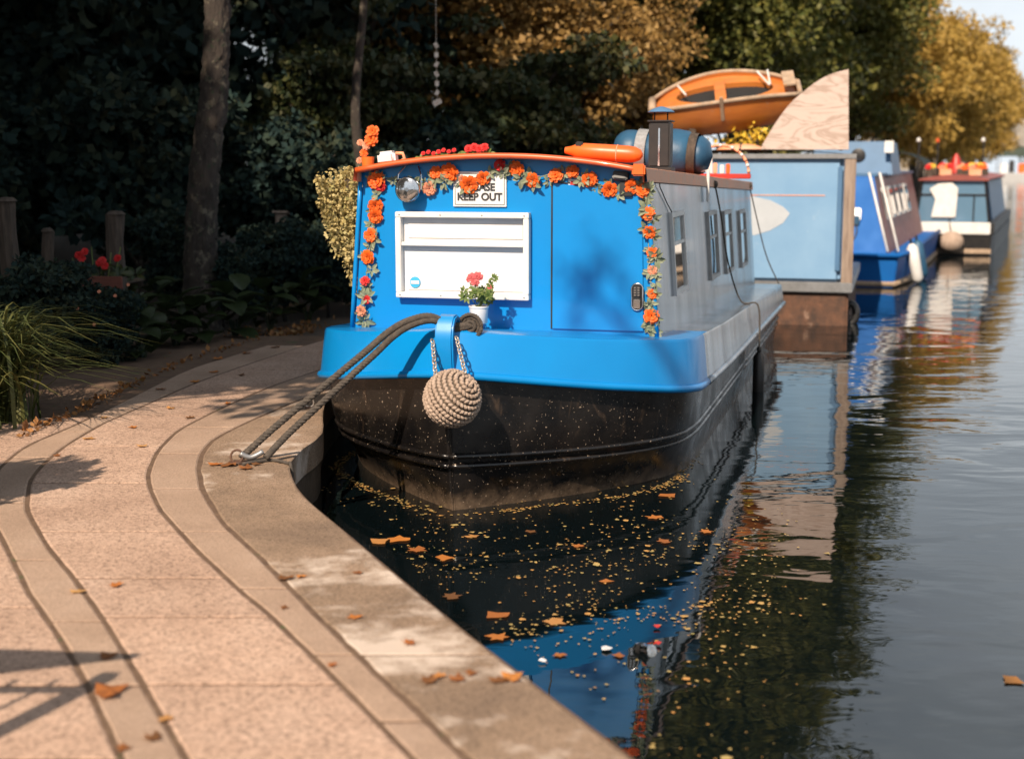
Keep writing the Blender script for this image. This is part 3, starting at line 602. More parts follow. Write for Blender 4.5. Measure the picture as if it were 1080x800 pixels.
for k, (x, y, s) in enumerate([(19, 16, .8), (21, 24, .9), (20, 7, .85), (27, 36, .8)]):
    tree('gold', 'opposite_tree', 'golden tree on the opposite bank right of the picture', 'tree', (x + 3, y, 0.6), s, k * 1.3, 'trees on the opposite bank')
# an overhanging branch whose leaves dapple the front boat's door
def along_sun(P, L): return P + sdir * L

# ------------------------------------------------------------------ the blue boat in front
Y1 = F1.yaw
b1 = thing('narrowboat', 'bright blue narrowboat with black hull and orange roof edge moored at the quay', 'boat', F1.o, -Y1)
def W1(u): return 1.28 * math.sin(math.pi / 2 * min(1, max(0, u) / 1.38)) ** 0.80
def WL1(u): return 1.22 * math.sin(math.pi / 2 * min(1, max(0, u) / 1.85)) ** 0.95
ZT = lambda u: interp([0, .5, 1.0, 1.5, 3, 8.6], [1.10, 1.02, .97, .94, .87, .70], u)
ZB = lambda u: interp([0, .25, .5, 1.0, 1.4, 3, 8.6], [.84, .78, .725, .64, .60, .55, .47], u)
US = [0, .02, .06, .12, .2, .3, .42, .56, .72, .9, 1.1, 1.3, 1.5, 1.7, 1.95, 2.4, 3, 4, 5, 6, 7, 8, 8.6]
def side_rows(prof, u0=0):
    rows = []
    for s_ in (-1, 1):
        us = US if s_ > 0 else US
        rows.append([[(s_ * wv, u + du, z) for (wv, du, z) in prof(u)] for u in us])
    return rows
def hullprof(u):
    w = W1(u); k = max(0, 1 - u / 1.95); zb = ZB(u)
    f = lambda a: max(0, w - a * min(1, u * 3 + .0))
    m_ = lambda t: WL1(u) + (w - WL1(u)) * t
    return [(WL1(u) * .85, .12 * k, -.45), (m_(0), .05 * k, 0.0), (m_(.25), .03 * k, .13), (m_(.62), .015 * k, .24), (m_(.85), 0, .36), (m_(.95), 0, .5 * (zb + .36)), (w, -.01 * k, zb)]
mb = MB()
for r in side_rows(hullprof): mb.loft(r)
last = hullprof(8.6); mb.add([(w, 8.6, z) for w, _, z in last] + [(-w, 8.6, z) for w, _, z in reversed(last)], [tuple(range(14))])
hull = mb.build('hull', 'hull', b1, smooth='angle')
for zz, nm in ((0.255, 'rubbing_strake'), (0.315, 'rubbing_strake')):
    mb = MB()
    for s_ in (-1, 1):
        P = []
        for u in US:
            z = zz + 0.03 * max(0, 1 - u / 1.2); hp = hullprof(u); w = interp([q[2] for q in hp], [q[0] for q in hp], z)
            P.append((s_ * (w + .0), u - .012 * max(0, 1 - u), z))
        mb.tube(P, 0.017, 6)
    mb.build(nm, 'hull', hull, smooth='all')
# the stem bar
mb = MB(); mb.loft([[(-.013, -.012 + .06 * max(0, 1 - z / .4) - .02 * t, z), (.013, -.012 + .06 * max(0, 1 - z / .4) - .02 * t, z), (.02, .15, z), (-.02, .15, z)] for t, z in ((-1.2, -.4), (0, 0), (.5, .4), (1, .85))], True)
mb.build('stem_bar', 'hull', hull, bevel=.008)
def bandprof(u):
    w = W1(u); k = max(0, 1 - u / 1.95); zb, zt = ZB(u), ZT(u); e = .055
    return [(w, -.0, zb - .01), (w + e * .9, -e * k * 1.2, zb - .012), (w + e, -e * k * 1.4, zb + .015), (w + e * .8, -e * k * 1.2, zb + .05), (w + .018, -.02 * k, zt - .02), (w + .008, -.012 * k, zt)]
mb = MB()
for r in side_rows(bandprof): mb.loft(r)
band = MB()
mbl = mb
bow_us = [u for u in US if u <= 1.95]
def split_band(us, sides):
    m_ = MB()
    for s_ in sides: m_.loft([[(s_ * wv, u + du, z) for (wv, du, z) in bandprof(u)] for u in us])
    return m_
bm1 = split_band([u for u in US if u <= 1.7], (1,)); bm1.add(*(lambda t: (t.v, t.f))(split_band([u for u in US], (-1,))))
bw = bm1.build('bulwark', 'blue', b1, smooth='angle')
split_band([1.7] + [u for u in US if u > 1.7], (1,)).build('side_band', 'steel', b1, smooth='angle')
mb = MB(); P = [(W1(u) + .052, u - .07 * max(0, 1 - u / 1.95), ZB(u) + .012) for u in US if u >= 1.7]; mb.tube(P, .026, 8); mb.build('rubbing_rail', 'steel', b1, smooth='all')
mb = MB(); P = [(s_ * (W1(u) + .045), u - .07 * max(0, 1 - u / 1.95), ZB(u) + .012) for s_, uu in ((-1, US[::-1]), (1, [u for u in US if u <= 1.7])) for u in uu]; mb.tube(P, .026, 8); mb.build('rubbing_rail', 'blue', b1, smooth='all')
# deck and gunwales
mb = MB(); mb.loft([[(k * (W1(u) + .006), u - .008, ZT(u) + .03 * (1 - k * k) * (u < 1.3)) for k in (-1, -.8, -.4, 0, .4, .8, 1)] for u in US if u <= 1.95]); mb.build('foredeck', 'blue', b1, smooth='all')
for s_ in (-1, 1):
    mb = MB(); mb.loft([[(s_ * 0.98, u, ZT(u)), (s_ * (W1(u) + .006), u, ZT(u))] for u in US if u >= 1.95]); mb.build('gunwale', 'steel' if s_ > 0 else 'blue', b1)
mb = MB(); mb.loft([[(k * (1.28 if abs(k) > .5 else 1), u, .66) for k in (-1, 0, 1)] for u in (8.0, 8.6)]); mb.build('aft_deck', 'steel', b1)
# cabin
UC, UE = 1.15, 8.0
WB = lambda u: 1.05; WR = lambda u: .965
ZR = lambda u: interp([UC, UE], [2.035, 1.85], u); CAM = .095
def arch(u, k, off=0): return (k * (WR(u) + off), u, ZR(u) + CAM * (1 - k * k) + off * .5)
KS = [i / 10 for i in range(-10, 11)]
for s_ in (-1, 1):
    mb = MB(); uu = [UC + (UE - UC) * i / 16 for i in range(17)]
    mb.loft([[(s_ * (WB(u) + (WR(u) - WB(u)) * t), u, ZT(u) - .02 + (ZR(u) - ZT(u) + .02) * t) for t in (0, .25, .5, .75, 1)] for u in uu]); mb.build('cabin_side', 'steel' if s_ > 0 else 'blue', b1, smooth='angle')
mb = MB(); mb.loft([[arch(u, k, .012) for k in KS] for u in [UC - .12, UC + .4, 3, 5, UE + .03]]); mb.loft([[(x, y, z - .018) for x, y, z in [arch(u, k, .012) for k in KS]] for u in [UC - .12, UC + .4, 3, 5, UE + .03]], flip=True)
roof = mb.build('roof', 'orange', b1, smooth='angle')
mb = MB(); poly = [(-WB(0), UC, ZT(UC) - .02), (WB(0), UC, ZT(UC) - .02)] + [arch(UC, k) for k in KS[::-1]]; mb.prism(poly, (0, .03, 0)); bulk = mb.build('front_bulkhead', 'blue', b1)
mb = MB(); poly = [(-WB(0), UE, .68), (WB(0), UE, .68)] + [arch(UE, k) for k in KS[::-1]]; mb.prism(poly, (0, -.03, 0)); mb.build('rear_bulkhead', 'blue', b1)
mb = MB(); mb.tube([arch(UC - .115, k, .010) for k in KS], .019, 8); mb.build('roof_edge_trim', 'orange', roof, smooth='all')
for s_ in (-1, 1):
    mb = MB(); P = [(s_ * (WR(u) + .014), u, ZR(u) - .03) for u in [UC - .11 + (UE - UC + .13) * i / 12 for i in range(13)]]
    mb.loft([[Vector(p) + Vector((-.012 * s_, 0, .055)), Vector(p) + Vector((.012 * s_, 0, .05)), Vector(p) + Vector((.020 * s_, 0, -.035)), Vector(p) + Vector((-.008 * s_, 0, -.04))] for p in P], True)
    mb.build('roof_side_trim', 'orangefade', roof)
mb = MB(); mb.box((.945, UC - .115, 2.045), (.085, .05, .075)); mb.build('roof_corner_cap', 'buoy', roof, bevel=.01)
for s_ in (-1, 1):
    mb = MB(); mb.tube([(s_ * (1.05 - .085 * t + .012), UC - .015, ZT(UC) + (2.03 - ZT(UC)) * t) for t in (0, .25, .5, .75, 1)], .016, 8); mb.build('corner_bead', 'blue', bulk, smooth='all')
# front hatch door on the right of the bulkhead
def onb(px, py, out=0.0): v, z = F1.pu(px, py, UC - out); return Vector((v, UC - out, z))
d0, d1 = onb(583, 350), onb(681, 197)
mb = MB(); mb.prism([(d0.x, UC - .004, 1.0), (d1.x, UC - .004, 1.0), (d1.x - .02, UC - .004, 1.915), (d0.x, UC - .004, 1.955)], (0, -.012, 0)); door = mb.build('front_door', 'blue', b1, bevel=.003)
mb = MB(); mb.box((d0.x - .008, UC - .003, 1.48), (.010, .010, .96)); mb.box((d0.x + .31, UC - .003, 1.945), (.62, .010, .008), (0, -.065 * 0 + .065, 0)); mb.build('door_seam', 'black', door)
# front window
wa, wb = onb(420, 223), onb(560, 314.5)
x0, x1, z0, z1 = wa.x, wb.x, (wb.z + onb(420, 314).z) / 2, (wa.z + onb(560, 224).z) / 2
mb = MB(); T = .038
mb.box(((x0 + x1) / 2, UC - .034, z1 - T / 2), (x1 - x0, .068, T)); mb.box(((x0 + x1) / 2, UC - .034, z0 + T / 2), (x1 - x0, .068, T))
mb.box((x0 + T / 2, UC - .034, (z0 + z1) / 2), (T, .067, z1 - z0 - 2 * T)); mb.box((x1 - T / 2, UC - .034, (z0 + z1) / 2), (T, .067, z1 - z0 - 2 * T))
wfr = mb.build('window_frame', 'white', b1, bevel=.004)
mb = MB(); mb.box(((x0 + x1) / 2, UC - .004, (z0 + z1) / 2), (x1 - x0 - 2 * T, .006, z1 - z0 - 2 * T)); mb.build('window_panel', 'whiteclean', wfr)
zm = onb(490, 257.5).z
mb = MB(); mb.box(((x0 + x1) / 2, UC - .032, zm), (x1 - x0 - 2 * T, .050, .026)); mb.build('window_bar', 'white', wfr, bevel=.003)
mb = MB(); mb.box(((x0 + x1) / 2 + .01, UC - .010, zm + .085), (x1 - x0 - 2 * T - .05, .010, .095)); mb.build('sliding_pane', 'whiteclean', wfr, bevel=.002)
mb = MB(); mb.box(((x0 + x1) / 2 + .01, UC - .010, (z0 + zm) / 2 - .02), (x1 - x0 - 2 * T - .04, .010, zm - z0 - .14)); mb.build('sliding_pane', 'whiteclean', wfr, bevel=.002)
for k in range(4):
    for zz in (z0 + T / 2, z1 - T / 2):
        mb = MB(); mb.lathe([(0, 0), (.005, 0), (.005, .003), (0, .004)], 8, (x0 + .03 + k * (x1 - x0 - .06) / 3, UC - .0685, zz), (R(90), 0, 0)); mb.build('frame_screw', 'grey', wfr)
p = onb(438, 297.5, .018); mb = MB(); mb.lathe([(0, 0), (.038, 0), (.038, .005), (0, .006)], 24, p, (R(90), 0, 0)); st = mb.build('window_sticker', 'tarp', wfr); st.data.materials[0] = pmat('cyan_sticker', (.05, .38, .62), None, 9, .4)
mb = MB(); mb.box(p + Vector((0, -.007, 0)), (.060, .003, .022)); mb.build('sticker_stripe', 'whiteclean', wfr)
# side windows on the right
for k, (ua, ub) in enumerate(((2.05, 2.66), (4.1, 4.7), (5.25, 5.85), (6.6, 7.2))):
    tv = lambda z, u: WB(u) + (WR(u) - WB(u)) * (z - ZT(u)) / (ZR(u) - ZT(u))
    zc = (ZT(ua) + ZR(ua)) / 2; zlo, zhi = zc - .30, zc + .28; fw = .035
    if k == 0: zlo, zhi = 1.15, 1.74
    Pq = lambda u, z, o: Vector((tv(z, u) + o, u, z))
    def bar(m_, u0_, u1_, za, zb_, o=.022): m_.prism([Pq(u0_, za, -.01), Pq(u1_, za, -.01), Pq(u1_, zb_, -.01), Pq(u0_, zb_, -.01)], (o + .01, 0, 0))
    mb = MB(); bar(mb, ua, ub, zlo, zlo + fw); bar(mb, ua, ub, zhi - fw, zhi); bar(mb, ua, ua + fw, zlo + fw, zhi - fw); bar(mb, ub - fw, ub, zlo + fw, zhi - fw)
    w_ = mb.build('side_window', 'white' if k == 0 else 'grey', b1)
    zmid = zlo + .62 * (zhi - zlo)
    mb = MB(); bar(mb, ua + fw, ub - fw, zmid - .012, zmid + .012, .017); mb.build('glazing_bar', 'white' if k == 0 else 'grey', w_)
    for za, zb_ in ((zlo + fw, zmid - .012), (zmid + .012, zhi - fw)):
        mb = MB(); bar(mb, ua + fw, ub - fw, za, zb_, .006); mb.build('pane', 'glass', w_)
# vertical wiring line and stiffening ribs on the steel side
mb = MB(); mb.tube([(WR(0) + .022, 1.55, 2.05), (WR(0) + .022, 1.62, 1.93), (.99, 1.9, 1.82), (1.0, 2.1, 1.74)], .004, 5); mb.build('side_cable', 'black', b1)

# stem post carrying the mooring line
zs = ZT(0)
prof = [(-.06, .80), (-.085, .95), (-.095, 1.06), (-.085, 1.13), (-.05, 1.175), (0.0, 1.185), (.05, 1.16), (.08, 1.11)]
mb = MB(); rows = []
for i, (u, z) in enumerate(prof):
    a = prof[max(0, i - 1)]; c = prof[min(len(prof) - 1, i + 1)]; t = Vector((0, c[0] - a[0], c[1] - a[1])).normalized(); nn = Vector((0, -t.z, t.y)); h_ = .022
    rows.append([Vector((-.055, u, z)) + nn * h_, Vector((.055, u, z)) + nn * h_, Vector((.055, u, z)) - nn * h_, Vector((-.055, u, z)) - nn * h_])
rows = [[Vector((p.x - .0, p.y, p.z)) for p in r] for r in rows]
mb.loft(rows, True); mb.f.append(tuple(range(len(mb.v) - 4, len(mb.v)))); sp = mb.build('stem_post', 'blue', b1, bevel=.010, smooth='angle')
mb = MB(); mb.tube([(.03, .06, 1.13), (.15, .07, 1.135)], .022, 12); mb.build('post_pin', 'chrome', sp, smooth='angle')

# ---- things fixed to or standing on the front boat
def wl1(v, u, z): return F1.w(v, u, z)
# mooring ring on the quay and the doubled rope
ringp = on_z(250, 488, ZP + .004)
t = thing('mooring_ring', 'iron mooring ring set in the coping at the rope end', 'ring', ringp)
mb = MB(); mb.lathe([(.0, 0), (.05, 0), (.05, .008), (0, .010)], 16); mb.build('ring_plate', 'rust', t)
mb = MB(); mb.tube([(.035 * math.cos(a) , .0 + .012 * math.sin(a), .038 + .035 * math.sin(a)) for a in [k * math.pi / 8 for k in range(17)]], .007, 8, False); mb.build('ring_loop', 'rust', t, smooth='all')
t = thing('mooring_rope', 'doubled dark mooring rope running from the stem post to the quay ring', 'rope', ringp)
top = wl1(-.05, -.06, 1.10)
E = wl1(.13, .07, 1.135)
for dx, dz, sg in ((-.036, .026, .015), (.034, -.018, -.012)):
    a0 = on_z(268 + dx * 300, 482, ZP + .03)
    P = [a0 + Vector((dx * .4, 0, 0))]
    for px_, py_, f_ in ((300, 452, .20), (350, 408, .46), (390, 373, .68), (412, 353, .80), (432, 341, .90), (455, 336, .97)): P.append(at_y(px_, py_, a0.y + (top.y - a0.y) * f_) + Vector((dx * (1.2 - f_), 0, dz * (1.1 - .6 * f_))))
    P += [wl1(.02, .0, 1.125 + dz * .5), E]
    mb = MB(); twisted(mb, [q - ringp for q in curve_pts(P, 260)], .021, 34); mb.build('rope_strand', 'rope', t, smooth='all')
mb = MB(); a0 = on_z(268, 482, ZP + .035) - ringp
P = [Vector((.02, .0, .055)), a0 + Vector((-.02, 0, .0)), a0 + Vector((.05, .02, .03))]; mb.tube(curve_pts(P, 10), .016, 8); mb.build('rope_thimble', 'grey', t, smooth='all')
mb = MB()
for k in range(3):
    ctr = wl1(.115, .05 + .0 * k, 1.13) - ringp; rr = .030 + .020 * k
    twisted(mb, [ctr + F1.Rt * rr * math.cos(a) + Vector((0, 0, rr * math.sin(a))) + F1.A * (.012 * (k % 2)) for a in [j * 2 * math.pi / 36 for j in range(37)]], .013, 9)
mb.build('rope_coil', 'rope', t, smooth='all')
mb = MB(); P = [on_z(256, 489, ZP + .012), on_z(285, 485, ZP + .010), on_z(303, 488, ZP + .010), on_z(307, 492, ZP - .004), on_z(311, 505, ZP - .2), on_z(311, 512, -.02)]
P[4] = P[3] + Vector((.02, -.01, -.2)); P[5] = P[3] + Vector((.03, -.01, -.42))
mb.tube([q - ringp for q in curve_pts(P, 40)], .010, 7); mb.build('rope_tail', 'rope', t, smooth='all')
# loose eye bolt further along the coping
t = thing('eye_bolt', 'pale eye bolt on the coping behind the mooring rope', 'bolt', on_z(326, 430, ZP))
mb = MB(); mb.tube([(.032 * math.cos(a), .01, .036 + .032 * math.sin(a)) for a in [k * math.pi / 8 for k in range(17)]], .006, 8, False); mb.build('eye', 'chain', t, smooth='all')
mb = MB(); mb.lathe([(0, -.01), (.03, -.01), (.03, .008), (0, .010)], 12); mb.build('base_plate', 'rust', t)

# ball fender hanging on chains
_fv, _fz = F1.pu(477, 420, -.27); fc = wl1(_fv, -.27, _fz); Rf = .166
t = thing('ball_fender', 'round knotted rope ball fender hanging by chains from the bow', 'fender', fc)
mb = MB(); mb.lathe([(Rf * .93 * math.cos(a), Rf * .93 * math.sin(a)) for a in [-math.pi / 2 + k * math.pi / 14 for k in range(15)]], 24); mb.build('core', 'knotdark', t, smooth='all')
mb = MB(); ax = Vector((.62, -.45, .62)).normalized(); e1 = ax.orthogonal().normalized(); e2 = ax.cross(e1)
ico = bmesh.new(); bmesh.ops.create_icosphere(ico, subdivisions=2, radius=1); iv = [v.co.copy() for v in ico.verts]; iff = [tuple(v.index for v in f.verts) for f in ico.faces]; ico.free()
nr = 15; rnd = random.Random(1)
for i in range(nr):
    th = math.pi * (i + .5) / nr; n = max(4, int(2 * math.pi * math.sin(th) * Rf / .027))
    for k in range(n):
        a = 2 * math.pi * (k + (i % 2) * .5) / n; nrm = ax * math.cos(th) + (e1 * math.cos(a) + e2 * math.sin(a)) * math.sin(th)
        tang = (-e1 * math.sin(a) + e2 * math.cos(a)); bi = nrm.cross(tang); q = (.9 if i % 2 else -.9)
        ta = tang * math.cos(.55 * q) + bi * math.sin(.55 * q); tb = nrm.cross(ta); s_ = rnd.uniform(.92, 1.08)
        mb.add([nrm * Rf * rnd.uniform(.955, .975) + ta * p.x * .0195 * s_ + tb * p.y * .0115 + nrm * p.z * .0130 for p in iv], iff)
mb.build('knotted_cover', 'knot', t, smooth='all', fix=False)
def chain(parent, A, B, n):
    ch = MB(); out = None
    A, B = Vector(A), Vector(B); d = (B - A).normalized(); L = (B - A).length / n
    ch.tube([(A + (B - A) * .0), (A + d * .004)], .006, 6); root = ch.build('chain', 'chain', parent)
    s1 = d.orthogonal().normalized(); s2 = d.cross(s1)
    for k in range(n):
        c = A + d * L * (k + .5); s_ = s1 if k % 2 else s2; hl, hw = L * .62, .0125
        P = [c + d * (hl - hw) * (1 if math.cos(a) > 0 else -1) + d * hw * math.cos(a) + s_ * hw * math.sin(a) for a in [j * 2 * math.pi / 12 for j in range(13)]]
        m_ = MB(); m_.tube(P, .0048, 6, False); m_.build('chain_link', 'chain', root, smooth='all')
lo = lambda P: P - fc
chain(t, lo(wl1(-.075, -.09, 1.06)), (-.095, -.01, .135), 10)
chain(t, lo(wl1(.07, -.08, 1.08)), (.075, -.02, .150), 10)
# flower pot on the foredeck
pv, pu_ = F1.pz(505, 340, ZT(.45) + .03); pu_ = max(pu_, .30)
t = thing('potted_rose', 'white pot with a small pink flowering rose on the foredeck', 'potted plant', wl1(pv, pu_, ZT(.45) + .025), -Y1)
mb = MB(); mb.lathe([(0, 0), (.052, 0), (.056, .005), (.062, .10), (.066, .104), (.066, .115), (.060, .115), (.055, .10), (0, .098)], 20); mb.build('pot', 'pot', t, smooth='angle')
mb = MB(); rnd = random.Random(4); tips = []
for k in range(11):
    a = rnd.uniform(0, 6.28); l = rnd.uniform(.08, .20); tip = Vector((math.cos(a) * rnd.uniform(.02, .11) + .02, math.sin(a) * .06, .10 + l)); tips.append(tip); mb.tube([(0, 0, .09), tip * .5 + Vector((0, 0, .05)), tip], .0025, 5, False)
mb.build('stems', 'potleaf', t)
for k in range(26):
    q = rnd.choice(tips) * rnd.uniform(.75, 1.05) + Vector((rnd.uniform(-.03, .03), rnd.uniform(-.03, .03), rnd.uniform(-.02, .02))); q.z = max(q.z, .12); put('leaf_sprig', POTSPRIG[k % 2], t, q, rnd.uniform(.028, .042), (rnd.uniform(-.5, .5), -1, rnd.uniform(0, 1)), rnd.uniform(0, 6))
for q, s_ in (((-.035, -.03, .30), .034), ((.0, -.03, .305), .036), ((-.01, -.045, .275), .03), ((.085, -.03, .24), .018), ((-.06, -.02, .285), .018)): put('rose_flower', ROSE['pink'], t, q, s_, (0, -.8, .6), s_ * 99)
# sign
c = (onb(506, 199.5, .012)); sw, sh = onb(534, 200).x - onb(478, 200).x, onb(506, 181).z - onb(506, 218).z
t = thing('warning_sign', 'white metal sign reading please keep out above the front window', 'sign', wl1(c.x, UC - .012, c.z), -Y1)
mb = MB(); mb.box((0, 0, 0), (sw, .006, sh)); mb.build('sign_board', 'whiteclean', t, bevel=.002)
mb = MB()
for a, b_, w_, h_ in ((0, sh / 2 - .014, sw - .026, .003), (0, -sh / 2 + .014, sw - .026, .003), (-sw / 2 + .014, 0, .003, sh - .031), (sw / 2 - .014, 0, .003, sh - .031)): mb.box((a, -.0045, b_), (w_, .003, h_))
mb.build('border_line', 'text', t)
def text(body, size, loc, parent, mat='text', name='lettering', bold=.0, rot=(R(90), 0, 0)):
    cu = bpy.data.curves.new('t', 'FONT'); cu.body = body; cu.size = size; cu.align_x = 'CENTER'; cu.align_y = 'CENTER'; cu.extrude = .0015; cu.offset = bold
    ob = bpy.data.objects.new('t', cu); col.objects.link(ob); bpy.context.view_layer.update()
    me = bpy.data.meshes.new_from_object(ob.evaluated_get(bpy.context.evaluated_depsgraph_get())); bpy.data.objects.remove(ob)
    me.name = name; me.materials.clear(); me.materials.append(M[mat]); o = link(name, me, parent); o.location = loc; o.rotation_euler = rot; return o
text('PLEASE', .068, (0, -.006, .012), t, bold=.0022); text('KEEP OUT', .068, (0, -.006, -.052), t, bold=.0022)
# headlamp
c = onb(430, 200, .10)
t = thing('headlamp', 'round chrome headlamp fixed near the top left of the front wall', 'lamp', wl1(c.x, UC - .10, c.z), -Y1)
mb = MB(); rl = .083; mb.lathe([(rl * 1.02, -.012), (rl * 1.06, 0), (rl * 1.0, .012), (rl * .94, .016), (rl * .85, .06), (rl * .5, .085), (0, .09)], 28, rot=(R(-90), 0, 0)); mb.build('bowl', 'chrome', t, smooth='all')
mb = MB(); mb.lathe([(0, -.022), (rl * .5, -.020), (rl * .9, -.012), (rl, -.006)], 28, rot=(R(-90), 0, 0)); mb.build('lens', 'lens', t, smooth='all')
mb = MB(); mb.lathe([(0, -.026), (.012, -.026), (.014, -.02)], 12, rot=(R(-90), 0, 0)); mb.build('bulb_cap', 'chrome', t)
mb = MB(); mb.tube([(-.085, .02, 0), (-.080, .04, .10), (-.045, .092, .155)], .005, 6); mb.tube([(.085, .02, 0), (.080, .04, .10), (.045, .092, .155)], .005, 6); mb.build('bracket', 'chrome', t)
# key safe, solar lamp, red plate
c = onb(672, 313, .03)
t = thing('key_safe', 'small black and chrome key safe on the blue front door', 'lock', wl1(c.x, UC - .016, c.z), -Y1)
mb = MB(); mb.box((0, -.012, 0), (.062, .026, .168)); mb.build('body', 'black', t, bevel=.012)
mb = MB(); mb.box((0, -.028, .035), (.044, .010, .070)); mb.build('dial_panel', 'text', t, bevel=.004)
for k in range(4):
    for s_ in (-1, 1): mb = MB(); mb.box((.012 * s_, -.035, .060 - k * .016), (.014, .006, .010)); mb.build('button', 'chrome', t, bevel=.002)
mb = MB(); mb.box((0, -.028, -.045), (.044, .010, .060)); mb.build('shutter', 'chrome', t, bevel=.004)
mb = MB(); P = [(.037 * math.cos(a), -.012, .0 + (.050 if math.sin(a) > 0 else -.050) + .037 * math.sin(a)) for a in [j * math.pi / 10 for j in range(21)]]; mb.tube(P, .006, 6, False); mb.build('bezel', 'chrome', t, smooth='all')
c = onb(658, 191, .03)
t = thing('solar_lamp', 'grey solar lamp on a black bracket beneath the roof edge', 'lamp', wl1(c.x, UC, c.z), -Y1)
mb = MB(); mb.box((-.02, -.04, .03), (.10, .05, .055), (R(-25), .1, 0)); mb.build('panel_head', 'solar', t, bevel=.006)
mb = MB(); mb.box((-.02, -.068, .035), (.072, .004, .034), (R(-25), .1, 0)); mb.build('panel_glass', 'solar', t)
mb = MB(); mb.box((.015, -.022, -.05), (.085, .040, .10)); mb.build('body', 'black', t, bevel=.006)
c = onb(610, 193.5, .005)
t = thing('red_plate', 'small white plate with red lettering band above the front door', 'sign', wl1(c.x, UC - .004, c.z), -Y1)
mb = MB(); mb.box((0, 0, 0), (.135, .006, .050), (0, .06, 0)); mb.build('plate', 'whiteclean', t)
mb = MB(); mb.box((0, -.004, 0), (.105, .004, .026), (0, .06, 0)); mb.build('red_band', 'redplate', t)
# flower garland round the front wall
g = thing('flower_garland', 'garland of orange silk flowers and pale leaves framing the blue front wall', 'garland', wl1(0, UC, 1.0), -Y1)
FL = [(397, 190, 'orange', 17), (401, 196, 'red', 11), (396, 217, 'orange', 14), (396, 228, 'orange', 14), (391, 248, 'orange', 13), (388, 271, 'orange', 14), (385, 296, 'red', 9), (386, 316, 'red', 9), (381, 328, 'peach', 11), (460, 182, 'orange', 12), (474, 182, 'orange', 17), (453, 199, 'peach', 13), (495, 195, 'orange', 17), (488, 189, 'peach', 8), (510, 188, 'orange', 13), (527, 174, 'red', 11), (545, 178, 'orange', 15), (562, 190, 'orange', 14), (586, 185, 'orange', 13), (604, 181, 'orange', 12), (622, 189, 'orange', 14), (643, 200, 'orange', 14), (666, 197, 'orange', 14), (678, 201, 'orange', 13), (683, 225, 'orange', 13), (685, 245, 'orange', 12), (688, 266, 'orange', 10), (688, 285, 'peach', 9), (688, 310, 'orange', 9), (687, 333, 'orange', 14)]
line = [(393, 186), (398, 205), (396, 225), (393, 248), (389, 271), (386, 295), (384, 315), (381, 332), (379, 340)]
tops = [(398, 186), (412, 188), (440, 190), (458, 190), (474, 186), (495, 192), (511, 190), (527, 180), (545, 180), (562, 188), (580, 184), (600, 184), (622, 190), (643, 198), (666, 196), (679, 202)]
rts = [(679, 200), (683, 225), (685, 245), (687, 266), (688, 285), (688, 310), (687, 333), (689, 345)]
rel = Vector((0, UC, 1.0)); mb = MB(); rnd = random.Random(9)
for ln in (line, tops, rts): mb.tube(curve_pts([onb(x, y, .022) - rel for x, y in ln], 50), .0035, 5)
mb.build('garland_stem', 'silkleaf', g)
for x, y, c_, px in FL:
    put('silk_flower', ROSE[c_], g, onb(x, y, .03) - rel, px / 156 * .55, (rnd.uniform(-.35, .35), -1, rnd.uniform(-.3, .5)), rnd.uniform(0, 6))
for ln, n in ((line, 17), (tops, 30), (rts, 26)):
    for k in range(n):
        t_ = (k + rnd.uniform(-.3, .3)) / (n - 1) * (len(ln) - 1); t_ = min(max(t_, 0), len(ln) - 1.001); i = int(t_); f = t_ - i
        x, y = ln[i][0] * (1 - f) + ln[i + 1][0] * f + rnd.uniform(-5, 5), ln[i][1] * (1 - f) + ln[i + 1][1] * f + rnd.uniform(-4, 7)
        put('leaf_sprig', SPRIG[k % 3], g, onb(x, y, rnd.uniform(.008, .03)) - rel, rnd.uniform(.045, .068), (rnd.uniform(-.5, .5), -1, rnd.uniform(-.5, .3)), rnd.uniform(0, 6))
# trailing plant on the left roof edge
c = Vector((-1.06, UC + .15, 1.96))
t = thing('trailing_plant', 'golden trailing plant spilling from the left roof edge', 'plant', wl1(*c), -Y1)
mb = MB(); mb.box((-.03, .14, -.02), (.12, .36, .09)); mb.build('trough', 'oldwood', t, bevel=.01)
rg = np.random.default_rng(77); n = 9000; tt = rg.uniform(0, 1, n) ** .8
strand = rg.integers(0, 60, n); sx_ = rg.uniform(-.24, .06, 60)[strand]; sy = rg.uniform(-.18, .34, 60)[strand]; sl = np.clip(.92 - 2.4 * np.abs(sx_ + .05) - .4 * np.abs(sy - .05), .22, .90) * rg.uniform(.75, 1.05, 60)[strand]
bul = np.sin(np.clip(tt * 1.6, 0, 1) * math.pi / 2)
pts = np.stack([sx_ * (1.25 - .55 * tt) - .05 * bul + .05 * tt + rg.normal(0, .012, n), sy * (1 - .3 * tt) + rg.normal(0, .012, n), .10 - 3.0 * (sx_ + .05) ** 2 - tt * sl + rg.normal(0, .012, n)], 1)
leaves('trailing_foliage', pts, .026, 'sedum', t, 3, .4, .42)
